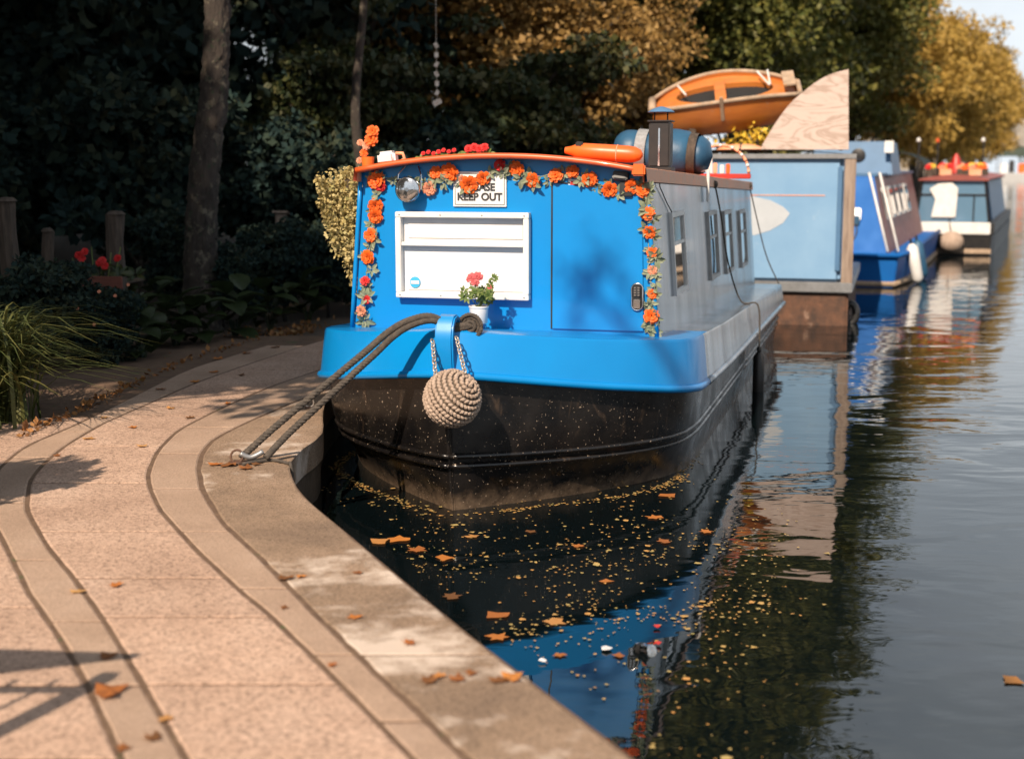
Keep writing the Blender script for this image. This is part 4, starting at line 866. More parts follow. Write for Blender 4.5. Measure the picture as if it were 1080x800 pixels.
# objects on the left corner of the roof
zr = 2.055
t = thing('orange_pot_flower', 'orange pot with an upright spike of orange flowers at the roof corner', 'potted plant', wl1(-.955, UC + .06, zr), -Y1)
mb = MB(); mb.lathe([(0, 0), (.038, 0), (.045, .075), (.040, .075), (.036, .066), (0, .064)], 16); mb.build('pot', 'orangepot', t, smooth='angle')
mb = MB(); mb.tube([(0, 0, .06), (.01, 0, .16), (.035, 0, .25)], .006, 6); mb.tube([(.01, 0, .12), (-.05, 0, .18)], .004, 5); mb.tube([(0, 0, .09), (-.06, 0, .10)], .004, 5); mb.build('stem', 'oldwood', t)
for q, s_, c_ in (((.045, -.02, .245), .042, 'orange'), ((.035, -.02, .19), .045, 'orange'), ((.0, -.02, .15), .03, 'peach'), ((-.05, -.01, .17), .022, 'peach'), ((-.02, -.02, .10), .028, 'orange'), ((-.06, 0, .05), .022, 'peach')): put('flower', ROSE[c_], t, q, s_, (.1, -1, .4), s_ * 80)
t = thing('white_jug', 'small white plastic container lying on the left roof corner', 'container', wl1(-.82, UC + .10, zr + .022), -Y1, rot=(0, R(-6), -Y1))
mb = MB(); mb.box((0, 0, .045), (.13, .10, .09)); mb.build('body', 'whiteclean', t, bevel=.022, smooth='angle', seg=3)
mb = MB(); mb.tube([(.06, 0, .07), (.11, 0, .065), (.12, 0, .03), (.09, 0, .012)], .012, 8); mb.build('handle', 'orangefade', t, smooth='all')
for k, (px, py, c_, lab) in enumerate(((455, 163, 'red', 'red flowers on the roof behind the headlamp, leftmost'), (471, 161, 'red', 'small red flowers on the roof right of the headlamp'), (503, 158, 'red', 'bright red flower heads on the roof above the warning sign'))):
    v, z = F1.pu(px, py, UC + .9); q = thing('roof_flowers', lab, 'plant', wl1(v, UC + .9, arch(UC + .9, v / .965)[2] + .008), -Y1)
    mb = MB(); zz = z - arch(UC + .9, v / .965)[2]
    for j in range(4): mb.tube([(.0, 0, 0), (.03 * (j - 1.5), 0, zz * .6), (.04 * (j - 1.5), 0, zz)], .003, 5)
    mb.build('stems', 'potleaf', q)
    for j in range(4): put('flower', ROSE[c_], q, (.04 * (j - 1.5), -.01, zz + .01 * (j % 2)), .030 if k == 2 else .016, (0, -1, .5), j)
    for j in range(5): put('leaf_sprig', POTSPRIG[j % 2], q, (.04 * (j - 2), 0, zz * .55), .05, (0, -1, .6), j)
# orange rescue buoy on the right of the roof
v0, z_ = F1.pu(596, 165, UC + .42); v1, z1_ = F1.pu(678, 167, UC + .42); zc = arch(UC + .42, .5)[2] + .062
t = thing('rescue_buoy', 'orange torpedo shaped float lying on the right side of the roof', 'buoy', wl1((v0 + v1) / 2, UC + .42, zc), rot=(0, R(3.5), -Y1))
L = (v1 - v0) / 2; mb = MB(); mb.lathe([(0, -L), (.022, -L), (.026, -L + .02), (.034, -L + .05), (.056, -L + .09), (.057, 0), (.057, L * .62), (.052, L * .8), (.036, L * .94), (.012, L), (0, L)], 20, rot=(0, R(90), 0)); mb.build('float_body', 'buoy', t, smooth='angle')
mb = MB(); mb.box((-L * .62, -.02, .045), (.05, .05, .04)); mb.build('handle_slot', 'black', t, bevel=.008)
mb = MB(); mb.tube([(L * .35, .058 * math.cos(a), .058 * math.sin(a)) for a in [k * math.pi / 10 for k in range(21)]], .004, 5, False); mb.build('strap_band', 'orangefade', t)
# chimney with hat
v, z = F1.pu(697, 150, 3.0)
zroof = arch(3.0, v / .965)[2]
t = thing('chimney', 'square black chimney with a pale conical hat on the boat roof', 'chimney', wl1(v, 3.0, zroof - .005), -Y1)
ztop = F1.pu(697, 128, 3.0)[1] - zroof
mb = MB(); mb.box((0, 0, .02), (.20, .20, .04)); mb.build('collar', 'iron', t, bevel=.006)
mb = MB(); mb.box((0, 0, ztop / 2 + .02), (.165, .165, ztop - .04)); mb.build('stack', 'iron', t, bevel=.012)
mb = MB(); mb.box((-.0, -.086, ztop / 2), (.012, .010, ztop - .1)); mb.build('stack_seam', 'chrome', t)
mb = MB(); mb.box((0, 0, ztop + .006), (.185, .185, .012)); mb.build('stack_rim', 'iron', t, bevel=.003)
mb = MB(); mb.tube([(-.05, 0, ztop), (-.05, 0, ztop + .075)], .006, 5); mb.tube([(.05, 0, ztop), (.05, 0, ztop + .075)], .006, 5); mb.build('hat_stay', 'iron', t)
mb = MB(); mb.lathe([(.105, ztop + .075), (.07, ztop + .098), (.02, ztop + .115), (0, ztop + .118), (0, ztop + .105), (.10, ztop + .070), (.105, ztop + .075)], 24); mb.build('hat', 'slate3', t, smooth='angle')
# blue tarpaulin bundle with straps
v, z = F1.pu(697, 155, 4.1)
t = thing('tarp_bundle', 'strapped blue tarpaulin bundle behind the chimney on the roof', 'bundle', wl1(v, 4.1, arch(4.1, v / .965)[2] - .02), -Y1, rot=(0, R(4), -Y1))
rows = []; HW = .43
for i in range(25):
    x = -HW + 2 * HW * i / 24; k = abs(x) / HW; r_ = .19 * (1 - k ** 6) ** .5 * (1 + .06 * math.sin(x * 14)) * (1 - .18 * max(0, -x) ) - (.02 if abs(x + .16) < .035 or abs(x - .27) < .035 else 0)
    rows.append([(x, .24 * (r_ / .19) * math.cos(a), .175 + r_ * math.sin(a) * (1 + .05 * math.cos(3 * a + x * 9)) - (.0)) for a in [j * 2 * math.pi / 18 for j in range(18)]])
mb = MB(); mb.loft(rows, True); mb.build('tarp', 'tarp', t, smooth='all')
for x, w_, rr in ((-.16, .045, .185), (.27, .035, .18)):
    mb = MB(); mb.loft([[(x + dx, .235 * math.cos(a) * 1.02, .175 + rr * math.sin(a) * 1.02) for a in [j * 2 * math.pi / 24 for j in range(24)]] for dx in (-w_, w_)], True); mb.build('strap', 'strap' if x < 0 else 'oldwood', t, smooth='all')
# bracket, arch ornament, ropes on the right side
u_, z = 4.0, 1.97
t = thing('white_cleat', 'white bracket hooked over the right roof edge beside the chimney', 'bracket', wl1(.965, 4.05, ZR(4.05)), -Y1)
mb = MB(); mb.box((-.10, 0, .065), (.26, .05, .02)); mb.box((.04, 0, -.06), (.022, .05, .27)); mb.build('bracket_body', 'white', t, bevel=.004)
t = thing('arch_ornament', 'beaded half round ornament on a red rail at the roof edge', 'ornament', wl1(.80, 6.6, arch(6.6, .83)[2] + .002), -Y1)
mb = MB(); mb.box((0, 0, .03), (.62, .05, .05)); mb.build('base_rail', 'redplate', t, bevel=.006)
mb = MB(); ra = .29; mb.tube([(ra * math.cos(a), 0, .05 + ra * math.sin(a)) for a in [k * math.pi / 20 for k in range(21)]], .014, 7); mb.build('hoop', 'orangefade', t, smooth='all')
for k in range(15):
    a = math.pi * (k + .5) / 15; m_ = MB(); m_.lathe([(.018 * math.cos(q), .018 * math.sin(q)) for q in [-math.pi / 2 + j * math.pi / 6 for j in range(7)]], 10, (ra * math.cos(a), -.012, .05 + ra * math.sin(a))); m_.build('bead', 'whiteclean' if k % 2 else 'orangefade', t, smooth='all')
for x, h_, c_ in ((-.10, .17, 'whiteclean'), (-.05, .11, 'orangefade'), (.02, .09, 'whiteclean'), (.08, .10, 'buoy')): m_ = MB(); m_.box((x, -.005, .055 + h_ / 2), (.042, .02, h_)); m_.build('ornament_block', c_, t, bevel=.006)
def side_rope(name, lab, P, r=.009):
    Pw = [wl1(*q) for q in P]; t = thing(name, lab, 'rope', Pw[0]); m_ = MB(); twisted(m_, [q - Pw[0] for q in curve_pts(Pw, 90)], r, 30); m_.build('rope_length', 'rope', t, smooth='all')
    m_ = MB(); m_.lathe([(.028 * math.cos(a), .034 * math.sin(a)) for a in [-math.pi / 2 + k * math.pi / 8 for k in range(9)]], 10); m_.build('rope_knot', 'rope', t, smooth='all'); return t
side_rope('side_rope', 'dark rope slung down the steel side of the front boat to the water', [(1.0, 4.55, 1.90), (1.04, 4.72, 1.62), (1.09, 4.92, 1.2), (1.20, 5.05, .84), (1.345, 5.12, .80), (1.37, 5.12, .5), (1.36, 5.12, .1), (1.36, 5.12, -.05)])
side_rope('side_rope', 'thin dark rope at the stern end of the front boat cabin', [(.99, 7.7, 1.84), (1.05, 7.95, 1.5), (1.15, 8.2, 1.05), (1.28, 8.4, .72)], .008)
t = thing('hose_fender', 'dark cylindrical fender hanging at the front boat waterline', 'fender', wl1(1.37, 5.12, .05)); mb = MB(); mb.lathe([(0, .32), (.03, .31), (.055, .27), (.055, -.10), (.04, -.14), (0, -.15)], 14); mb.build('fender_body', 'iron', t, smooth='angle')
mb = MB(); mb.lathe([(.012, .30), (.022, .33), (.022, .36), (.0, .37)], 10); mb.build('eye', 'iron', t)

# ------------------------------------------------------------------ the pale blue houseboat with the plywood panel
F2 = Fr(on_z(895, 344, 0), 15)
b2 = thing('houseboat', 'pale blue box shaped houseboat on a rusty pontoon behind the front boat', 'boat', F2.o, -F2.yaw)
WW, LL = 2.6, 3.9
z_led, z_led2, z_rf = F2.pu(860, 307, 0)[1], F2.pu(860, 298, 0)[1], F2.pu(850, 163, 0)[1]
mb = MB(); mb.box((-WW / 2, LL / 2, .06), (WW - .04, LL, .76)); mb.build('pontoon', 'rust', b2, bevel=.03)
mb = MB(); mb.box((-WW / 2, LL / 2 - .02, (z_led + z_led2) / 2), (WW + .06, LL + .1, z_led2 - z_led + .02)); mb.build('deck_ledge', 'grey', b2, bevel=.01)
mb = MB(); mb.box((-WW / 2 - .05, LL / 2, (z_led2 + z_rf) / 2 + .0), (WW - .16, LL, z_rf - z_led2)); mb.build('cabin', 'pale', b2, bevel=.05, seg=3)
mb = MB(); mb.loft([[(-WW - .03 + (WW + .03) * k / 10, u, z_rf + .0 + .07 * (1 - (k / 5 - 1) ** 2)) for k in range(11)] for u in (-.06, LL + .05)]); mb.loft([[(-WW - .03 + (WW + .03) * k / 10, u, z_rf - .05) for k in range(11)] for u in (-.06, LL + .05)]); mb.box((-WW / 2, -.05, z_rf - .02), (WW + .05, .03, .06)); mb.build('roof', 'grey', b2)
mb = MB(); mb.box((-.045, -.03, (z_led2 + z_rf) / 2 - .02), (.14, .05, z_rf - z_led2 + .02)); mb.build('corner_post', 'greywood', b2, bevel=.008)
mb = MB(); mb.box((-.17, -.005, (z_led2 + z_rf) / 2), (.06, .04, z_rf - z_led2 - .3)); mb.build('corner_trim', 'slate3', b2, bevel=.01)
zl = F2.pu(850, 206, 0)[1]
mb = MB(); mb.box((-1.2, -.003, zl), (1.7, .008, .012)); mb.build('paint_line', 'orangefade', b2)
mb = MB(); pl = [F2.pu(x, y, -.01) for x, y in ((772, 207), (793, 207), (812, 211), (826, 218), (833, 225), (826, 235), (812, 243), (796, 248), (772, 248))]; mb.prism([(v, .004, z) for v, z in pl], (0, -.008, 0)); mb.build('painted_fin_panel', 'sheet', b2)
mb = MB()
for k in range(4): mb.tube([(-.05 + .07 * math.cos(a), .0 + .8 * k, .05 + .30 * 0 + .13 * math.sin(a)) for a in [j * math.pi / 8 for j in range(17)]], .05, 8, False); break
mb.v = [(x + .06, y + .35, z + .08) for x, y, z in mb.v]; mb.build('tyre_fender', 'black', b2, smooth='all')
# plywood quarter panel standing on the roof
v0, zb_ = F2.pu(804, 158.5, -.02); v1, zt_ = F2.pu(895, 73, -.02)
t = thing('plywood_panel', 'tall quarter round sheet of weathered plywood standing on the houseboat roof', 'panel', F2.w((v0 + v1) / 2, .0, z_rf + .06), -F2.yaw)
pl = [(802, 158), (805, 151), (811, 141), (817, 131), (824, 121), (830, 113), (837, 105.5), (844, 99.5), (850, 94.5), (857, 89), (864, 84.5), (870, 81), (877, 78), (885, 75.5), (895, 73), (895, 160)]
P = [F2.pu(x, y, -.02) for x, y in pl]; mb = MB(); mb.prism([(v - (v0 + v1) / 2, -.02, max(z - z_rf - .06, .0 if v < -.03 else -.05)) for v, z in P], (0, .022, 0)); mb.build('sheet', 'ply', t, bevel=.003)
mb = MB(); mb.box((.46, .03, .42), (.05, .04, .86)); mb.box((-.05, .03, .05), (.95, .04, .05)); mb.build('batten', 'greywood', t)
# dinghy on the houseboat roof
base = at_y(765, 107, 19.6)
t = thing('dinghy', 'worn orange plywood rowing dinghy tilted on the houseboat roof', 'dinghy', (base.x - .02, base.y, 3.10), rot=(R(26), R(-6.5), R(-8)))
LD = 1.98
def hb(s_): return .50 * math.sin(math.pi * (.055 + .80 * s_) ** .82) ** .85
def dd(s_): return .60 * (.55 + .45 * math.sin(math.pi * (.1 + .8 * s_)))
def dsec(s_, sc_=1.0, dz=0.0):
    x = (s_ - .5) * LD; b_, d_ = hb(s_) * sc_, dd(s_) * sc_; sh = -.15 * (2 * s_ - 1.0) ** 2
    return [(x, b_ * math.copysign(abs(math.cos(a)) ** .62, math.cos(a)), sh + dz - d_ * max(0, math.sin(a)) ** .8) for a in [k * math.pi / 16 for k in range(17)]]
SS = [i / 20 for i in range(21)]
mb = MB(); mb.loft([dsec(s_) for s_ in SS]); mb.add(dsec(0), [tuple(range(17))]); mb.add(dsec(1), [tuple(range(17))]); mb.build('hull', 'dinghy', t, smooth='angle')
mb = MB(); mb.loft([dsec(s_, .94, .0) for s_ in SS[1:-1]]); mb.build('inner_lining', 'dinghy', t, smooth='angle')
for s_ in (0, 16):
    mb = MB(); P = [dsec(q)[s_] for q in SS]; mb.tube(P, .030, 8); mb.build('gunwale_rail', 'dinghyrim', t, smooth='all')
mb = MB(); P = dsec(1)[0], dsec(1)[16]; mb.tube(P, .034, 8); mb.build('transom_rail', 'dinghyrim', t); mb = MB(); P = dsec(0)[0], dsec(0)[16]; mb.tube(P, .055, 8); mb.build('bow_rail', 'dinghyrim', t, smooth='all')
mb = MB(); mb.tube([dsec(q)[8] for q in SS], .022, 6); mb.build('keel', 'dinghyrim', t)
mb = MB(); P = [dsec(q)[6] for q in SS]; mb.tube(P, .020, 6); mb.build('chine_strip', 'dinghyrim', t)
# deck with an oval well, its inner shade laid in as a near-black disc
rows = []
for k in range(33):
    a = 2 * math.pi * k / 32; ca, sa = math.cos(a), math.sin(a); s_ = .5 + .5 * ca * .97; e = hb(s_) * .96 * (1 if sa > 0 else -1); sh = -.15 * (2 * s_ - 1.0) ** 2
    s2 = .5 + .33 * ca; rows.append([((s_ - .5) * LD, hb(s_) * .96 * sa / max(1e-3, abs(sa)) * min(1, abs(sa) * 2.2), sh - .05), ((s2 - .5) * LD, .29 * sa + .03, -.10), ((s2 - .5) * LD, .28 * sa + .03, -.17)])
mb = MB(); mb.loft(rows); mb.build('side_deck', 'dinghy', t, smooth='angle')
mb = MB(); mb.add([(.32 * LD * math.cos(a), .285 * math.sin(a) + .03, -.165) for a in [k * math.pi / 16 for k in range(32)]], [tuple(range(32))]); mb.build('well_shade_disc', 'dark', t)
mb = MB(); mb.box((-.06, .03, -.07), (.15, .72, .035)); mb.build('thwart', 'dinghy', t, bevel=.006)
mb = MB(); mb.box((-.06, -.505, -.10), (.05, .035, .36), (R(8), 0, 0)); mb.build('rubbing_patch', 'dinghyrim', t, bevel=.006)
mb = MB(); 
for qa, qb in (((.46, .30, .03), (.60, -.05, -.04)), ((.60, .30, .03), (.61, -.03, -.04)), ((-.62, .2, .0), (-.52, -.05, -.04))): mb = MB(); mb.tube([qa, qb], .013, 6); mb.build('rib_stay', 'white', t)
mb = MB(); mb.box((.86, .05, -.02), (.16, .46, .03)); mb.build('stern_seat', 'dinghyrim', t, bevel=.006)
for k, (dx, lab) in enumerate(((-.42, 'left timber chock under the dinghy'), (.42, 'right timber chock under the dinghy'))):
    t = thing('timber_chock', lab + ' on the houseboat roof', 'timber', (base.x + dx, base.y + .02, z_rf + .02), R(-15)); zz = base.z - .12 - .50 - z_rf
    mb = MB(); mb.box((0, 0, .10), (.14, .75, .20)); mb.build('beam', 'oldwood', t, bevel=.012); mb = MB(); mb.box((0, .05, .10 + .19), (.10, .40, .20)); mb.build('wedge', 'oldwood', t, bevel=.012)
p = at_y(782, 150, 18.9)
t = thing('woven_mat', 'rolled brown mat on the houseboat roof beneath the dinghy', 'mat', (p.x, p.y, z_rf + .03), R(-15))
mb = MB(); mb.loft([[(x, .16 * math.cos(a), max(0, .10 * math.sin(a) * (1 - (abs(x) / .36) ** 3) + .01)) for a in [k * math.pi / 10 for k in range(11)]] for x in [-.35 + .07 * i for i in range(11)]]); mb.build('mat_roll', 'orangefade', t, smooth='all')
mb = MB(); mb.tube([(.0, .165 * math.cos(a), .112 * math.sin(a)) for a in [k * math.pi / 10 for k in range(11)]], .012, 5); mb.build('mat_tie', 'rope', t)
p = at_y(795, 148, 19.3)
t = thing('roof_plant', 'low plant with yellow leaves on the roof right of the dinghy', 'plant', (p.x + .02, p.y, z_rf + .04)); rg = np.random.default_rng(4)
mb = MB(); mb.lathe([(0, 0), (.09, 0), (.11, .10), (0, .10)], 12); mb.build('pot', 'oldwood', t); pts = rg.normal(0, 1, (260, 3)) * np.array([.19, .12, .07]) + np.array([0, 0, .17]); pts[:, 2] = np.maximum(pts[:, 2], .05); leaves('foliage', pts, .08, 'petal_yellow', t, 9)

# ------------------------------------------------------------------ the third, mid blue boat
F3 = Fr(on_z(946, 304, 0), 20)
b3 = thing('canal_cruiser', 'mid blue cabin boat with sloping front behind the pale houseboat', 'boat', F3.o, -F3.yaw)
zd = F3.pu(930, 269, .1)[1]; W3 = 2.1
mb = MB(); mb.loft([[(-W3 + .10, .12, -.3), (-.10, .12, -.3), (0, .0, zd), (-W3, .0, zd)], [(-W3, 1.2, -.3), (0, 1.2, -.3), (.10, 1.2, zd), (-W3 - .1, 1.2, zd)], [(-W3, 9, -.3), (0, 9, -.3), (.10, 9, zd), (-W3 - .1, 9, zd)]], True); mb.f += [(0, 1, 2, 3), (8, 9, 10, 11)]; mb.build('hull', 'blue3', b3, bevel=.02)
mb = MB(); mb.tube([(-W3, -.02, zd), (0, -.02, zd), (.11, 1.2, zd), (.11, 9, zd)], .045, 8); mb.build('rubbing_rail', 'blue3', b3, smooth='all')
mb = MB(); mb.tube([(-W3, .1, .06), (-.06, .1, .06), (.06, 1.2, .06), (.06, 9, .06)], .06, 8); mb.build('waterline_band', 'dinghyrim', b3, smooth='all')
v_t, z_t = F3.pu(922, 186, .8); v_b = F3.pu(935, 266, .22)[0]
mb = MB(); mb.loft([[(-W3 + .2, .22, zd), (v_b, .22, zd), (v_t, .8, z_t), (-W3 + .45, .8, z_t)], [(-W3 + .2, .24, zd), (v_b, .24, zd), (v_t, .82, z_t), (-W3 + .45, .82, z_t)]], True); mb.f += [(0, 1, 2, 3), (4, 5, 6, 7)]; fb = mb.build('sloping_front', 'blue3', b3)
mb = MB(); mb.loft([[(v_b, .24, zd), (v_t, .8, z_t), (-W3 + .45, .8, z_t), (-W3 + .2, .24, zd)], [(v_b + .0, 8.6, zd), (v_t, 8.6, z_t), (-W3 + .45, 8.6, z_t), (-W3 + .2, 8.6, zd)]], True); mb.f += [(4, 5, 6, 7)]; cs = mb.build('cabin', 'redpaint', b3)
mb = MB(); mb.box(((v_t - W3 + .45) / 2, 4.7, z_t + .02), (v_t + W3 - .45 + .1, 7.8, .05)); mb.build('roof', 'slate3', b3, bevel=.01)
nrm = (z_t - zd)
for k, u in enumerate((1.3, 2.4, 3.5, 4.6, 5.7)):
    mb = MB(); q = lambda f, o: v_b + (v_t - v_b) * f + o
    mb.prism([(q(.42, .012), u, zd + nrm * .42), (q(.42, .012), u + .7, zd + nrm * .42), (q(.85, .012), u + .7, zd + nrm * .85), (q(.85, .012), u, zd + nrm * .85)], (.02, 0, 0)); w_ = mb.build('side_window', 'white', b3)
    mb = MB(); mb.prism([(q(.46, .034), u + .05, zd + nrm * .46), (q(.46, .034), u + .65, zd + nrm * .46), (q(.81, .034), u + .65, zd + nrm * .81), (q(.81, .034), u + .05, zd + nrm * .81)], (.006, 0, 0)); mb.build('pane', 'glass', w_)
for dx in (0.0, .16):
    mb = MB(); mb.tube([(v_t + dx - .08, .74 + dx, z_t + .06), (v_b + dx + .02, .22 + dx, zd + .05)], .022, 8); mb.build('white_rail', 'white', b3, smooth='all')
vw, zw1 = F3.pu(937, 149, 2.6); zw0 = z_t
mb = MB(); mb.loft([[(-W3 + .2, 2.6, zw0), (vw + .10, 2.6, zw0), (vw, 2.7, zw1), (-W3 + .3, 2.7, zw1)], [(-W3 + .2, 4.4, zw0), (vw + .10, 4.4, zw0), (vw, 4.3, zw1), (-W3 + .3, 4.3, zw1)]], True); mb.f += [(0, 1, 2, 3), (4, 5, 6, 7)]; wh = mb.build('wheelhouse', 'slate3', b3, bevel=.02)
vv, zz = F3.pu(905, 164, 2.60); mb = MB(); mb.lathe([(0, 0), (.13, 0), (.13, .05), (.11, .06), (0, .06)], 24, (vv, 2.68, zz), (R(90), 0, 0)); mb.build('porthole', 'iron', wh, smooth='angle')
vv, zz = F3.pu(938, 155, 2.5); mb = MB(); mb.box((vv, 2.5, zz), (.16, .14, .22)); mb.build('lamp_box', 'white', wh, bevel=.01)
vv, zz = F3.pu(903, 226, .5); uu = .22 + .58 * (zz - zd) / (z_t - zd)
mb = MB(); mb.box((vv, uu - .05, zz), (.17, .06, .22), (R(-20), 0, 0)); mb.build('shore_socket', 'whiteclean', fb, bevel=.015)
mb = MB(); mb.box((vv + .02, uu - .10, zz - .10), (.10, .06, .16)); mb.build('shore_plug', 'tarp', fb, bevel=.015)
mb = MB(); mb.tube(curve_pts([(vv + .02, uu - .11, zz - .15), (vv + .03, uu - .16, zz - .32), (vv - .05, uu - .22, zz - .5), (vv - .1, uu - .2, zd + .05)], 20), .012, 6); mb.build('power_cable', 'black', fb, smooth='all')
for k, (u, c_, lab) in enumerate(((1.0, 'white', 'white tube fender leaning out from the mid blue boat, nearest'), (2.2, 'tarp', 'blue tube fender along the mid blue boat side'))):
    t = thing('tube_fender', lab, 'fender', F3.w(.20, u, .35), rot=(R(4), R(-12), -F3.yaw)); mb = MB(); mb.lathe([(0, .36), (.05, .34), (.10, .27), (.10, -.26), (.05, -.33), (0, -.35)], 14); mb.build('fender_body', c_, t, smooth='angle'); mb = MB(); mb.lathe([(0, .44), (.022, .43), (.022, .34)], 8); mb.build('fender_eye', 'black', t)

# ------------------------------------------------------------------ the fourth boat: dark hull, white band, glazed front
F4 = Fr(on_z(960, 268, 0), 21)
b4 = thing('glazed_narrowboat', 'dark hulled narrowboat with white band and glazed blue front', 'boat', F4.o, -F4.yaw)
W4 = F4.pz(1047, 268, 0)[0] * .995; L4 = 10.5
zz = lambda y: F4.pu(1000, y, 0)[1]
z_w0, z_w1, z_g1, z_r = zz(247), zz(234), zz(189), zz(183)
mb = MB(); mb.loft([[(.06, .1, -.3), (W4 - .06, .1, -.3), (W4, 0, z_w0), (0, 0, z_w0)], [(0, .8, -.3), (W4, .8, -.3), (W4 + .05, .7, z_w0), (-.05, .7, z_w0)], [(0, L4, -.3), (W4, L4, -.3), (W4 + .05, L4, z_w0), (-.05, L4, z_w0)]], True); mb.f += [(0, 1, 2, 3), (8, 9, 10, 11)]; mb.build('hull', 'iron', b4)
mb = MB(); mb.box((W4 / 2, .0, (z_w0 + z_w1) / 2), (W4 - .08, .10, z_w1 - z_w0 - .01)); mb.build('white_band', 'white', b4, bevel=.015)
mb = MB(); mb.box((W4 / 2, L4 / 2 + .06, (z_w0 + z_w1) / 2), (W4 + .08, L4, z_w1 - z_w0 - .04)); mb.build('gunwale_band', 'iron', b4)
mb = MB(); mb.box((W4 / 2, .02, .10), (W4 - .02, .06, .10)); mb.build('waterline_band', 'dinghyrim', b4)
mb = MB(); mb.loft([[(.10, 2.2, z_w1 - .02), (W4 - .10, 2.2, z_w1 - .02), (W4 - .25, 2.2, z_g1), (.25, 2.2, z_g1)], [(.10, L4 - .5, z_w1 - .02), (W4 - .10, L4 - .5, z_w1 - .02), (W4 - .25, L4 - .5, z_g1), (.25, L4 - .5, z_g1)]], True); mb.f += [(0, 1, 2, 3), (4, 5, 6, 7)]; mb.build('cabin', 'slate3', b4)
mb = MB(); mb.loft([[(.12 + (W4 - .24) * k / 8, u, z_g1 + .10 * (1 - (k / 4 - 1) ** 2) + o) for k in range(9)] for u, o in ((-.05, 0), (L4 - .4, 0))]); mb.loft([[(.12 + (W4 - .24) * k / 8, u, z_g1 - .03) for k in range(9)] for u in (-.05, L4 - .4)]); mb.loft([[(.12 + (W4 - .24) * k / 8, -.05, z_g1 + .10 * (1 - (k / 4 - 1) ** 2)) for k in range(9)], [(.12 + (W4 - .24) * k / 8, -.05, z_g1 - .03) for k in range(9)]]); mb.build('roof', 'redpaint', b4)
fr_ = MB(); zmid = zz(205.5)
for x0_, x1_ in ((.08, .20), (W4 - .08, W4 - .20)): fr_.tube([(x0_, .05, z_w1), (x1_, .05, z_g1 - .02)], .030, 6)
fr_.tube([(.12, .05, zmid), (W4 - .12, .05, zmid)], .022, 6); fr_.tube([(W4 * .47, .05, z_w1), (W4 * .47, .05, z_g1)], .018, 6); fr_.tube([(W4 * .76, .05, z_w1), (W4 * .76, .05, zmid)], .018, 6)
fw_ = fr_.build('window_frame', 'iron', b4)
mb = MB(); mb.prism([(W4 * .475, .06, z_w1), (W4 - .11, .06, z_w1), (W4 - .22, .06, z_g1 - .03), (W4 * .475, .06, z_g1 - .03)], (0, .012, 0)); mb.build('pane', 'glass4', fw_)
mb = MB(); mb.prism([(.11, .06, z_w1), (W4 * .465, .06, z_w1), (W4 * .465, .06, z_g1 - .03), (.22, .06, z_g1 - .03)], (0, .012, 0)); mb.build('pane', 'glass4', fw_)
mb = MB(); mb.prism([(.42, -.005, z_w1 + .10), (.95, -.005, z_w1 + .10), (.98, -.005, z_g1 - .20), (.85, -.005, z_g1 - .08), (.55, -.005, z_g1 - .10), (.36, -.005, z_g1 - .22), (.50, -.005, z_w1 + .5)], (0, .03, 0)); mb.build('white_shape', 'white', fw_, bevel=.01)  # flat white shape set against the left pane
vv, zc = F4.pu(1003.5, 255, -.2)
t = thing('round_fender', 'pale round fender on the front of the glazed narrowboat', 'fender', F4.w(vv, -.22, zc)); mb = MB(); mb.lathe([(.27 * math.cos(a), .24 * math.sin(a)) for a in [-math.pi / 2 + k * math.pi / 12 for k in range(13)]], 20); mb.build('fender_ball', 'knot', t, smooth='all'); mb = MB(); mb.tube([(0, .05, .2), (0, .2, .42)], .015, 6); mb.build('lanyard', 'rope', t)
rnd = random.Random(12)
spots = [(.35, 1.0), (.75, .6), (1.15, .9), (1.5, .5), (.6, 2.0), (1.3, 2.2), (1.0, 3.0), (.5, 3.5), (1.6, 1.6)]
for k, (x, u) in enumerate(spots):
    t = thing('roof_planter', 'small planter of orange and red flowers on the glazed narrowboat roof', 'planter', F4.w(x * W4 / 2, u, z_g1 + .07), -F4.yaw, 'planters on the glazed narrowboat roof')
    mb = MB(); mb.box((0, 0, .08), (.26, .18, .15)); mb.build('box', 'orangefade' if k % 2 else 'oldwood', t, bevel=.01)
    for j in range(5): put('flower', ROSE[('orange', 'red', 'peach', 'yellow')[(k + j) % 4]], t, (rnd.uniform(-.1, .1), rnd.uniform(-.06, .06), .17 + rnd.uniform(0, .07)), .07, (0, -1, .8), j)
p = F4.w(W4 * .42, 2.6, z_g1 + .08); t = thing('red_cone', 'red cone shaped lantern on the glazed narrowboat roof', 'lantern', p); mb = MB(); mb.lathe([(0, 0), (.16, 0), (.15, .10), (.10, .36), (.03, .50), (0, .50)], 16); mb.build('cone', 'redplate', t, smooth='angle'); mb = MB(); mb.lathe([(0, 0), (.20, 0), (.20, .03), (0, .03)], 16); mb.build('base', 'black', t)
for k, (px, u) in enumerate(((968, 2.8), (988, 4.0), (1036, 3.2))):
    v_ = F4.pu(px, 170, u)[0]; t = thing('roof_pole', ('thin leftmost', 'thin middle', 'thin rightmost')[k] + ' pole standing on the glazed narrowboat roof', 'pole', F4.w(v_, u, z_g1 + .03)); mb = MB(); mb.tube([(0, 0, 0), (.02, 0, .85)], .02, 6); mb.build('shaft', 'iron', t); mb = MB(); mb.lathe([(0, .95), (.05, .9), (.05, .85), (0, .82)], 10); mb.build('cap', ('white', 'orange', 'white')[k], t)
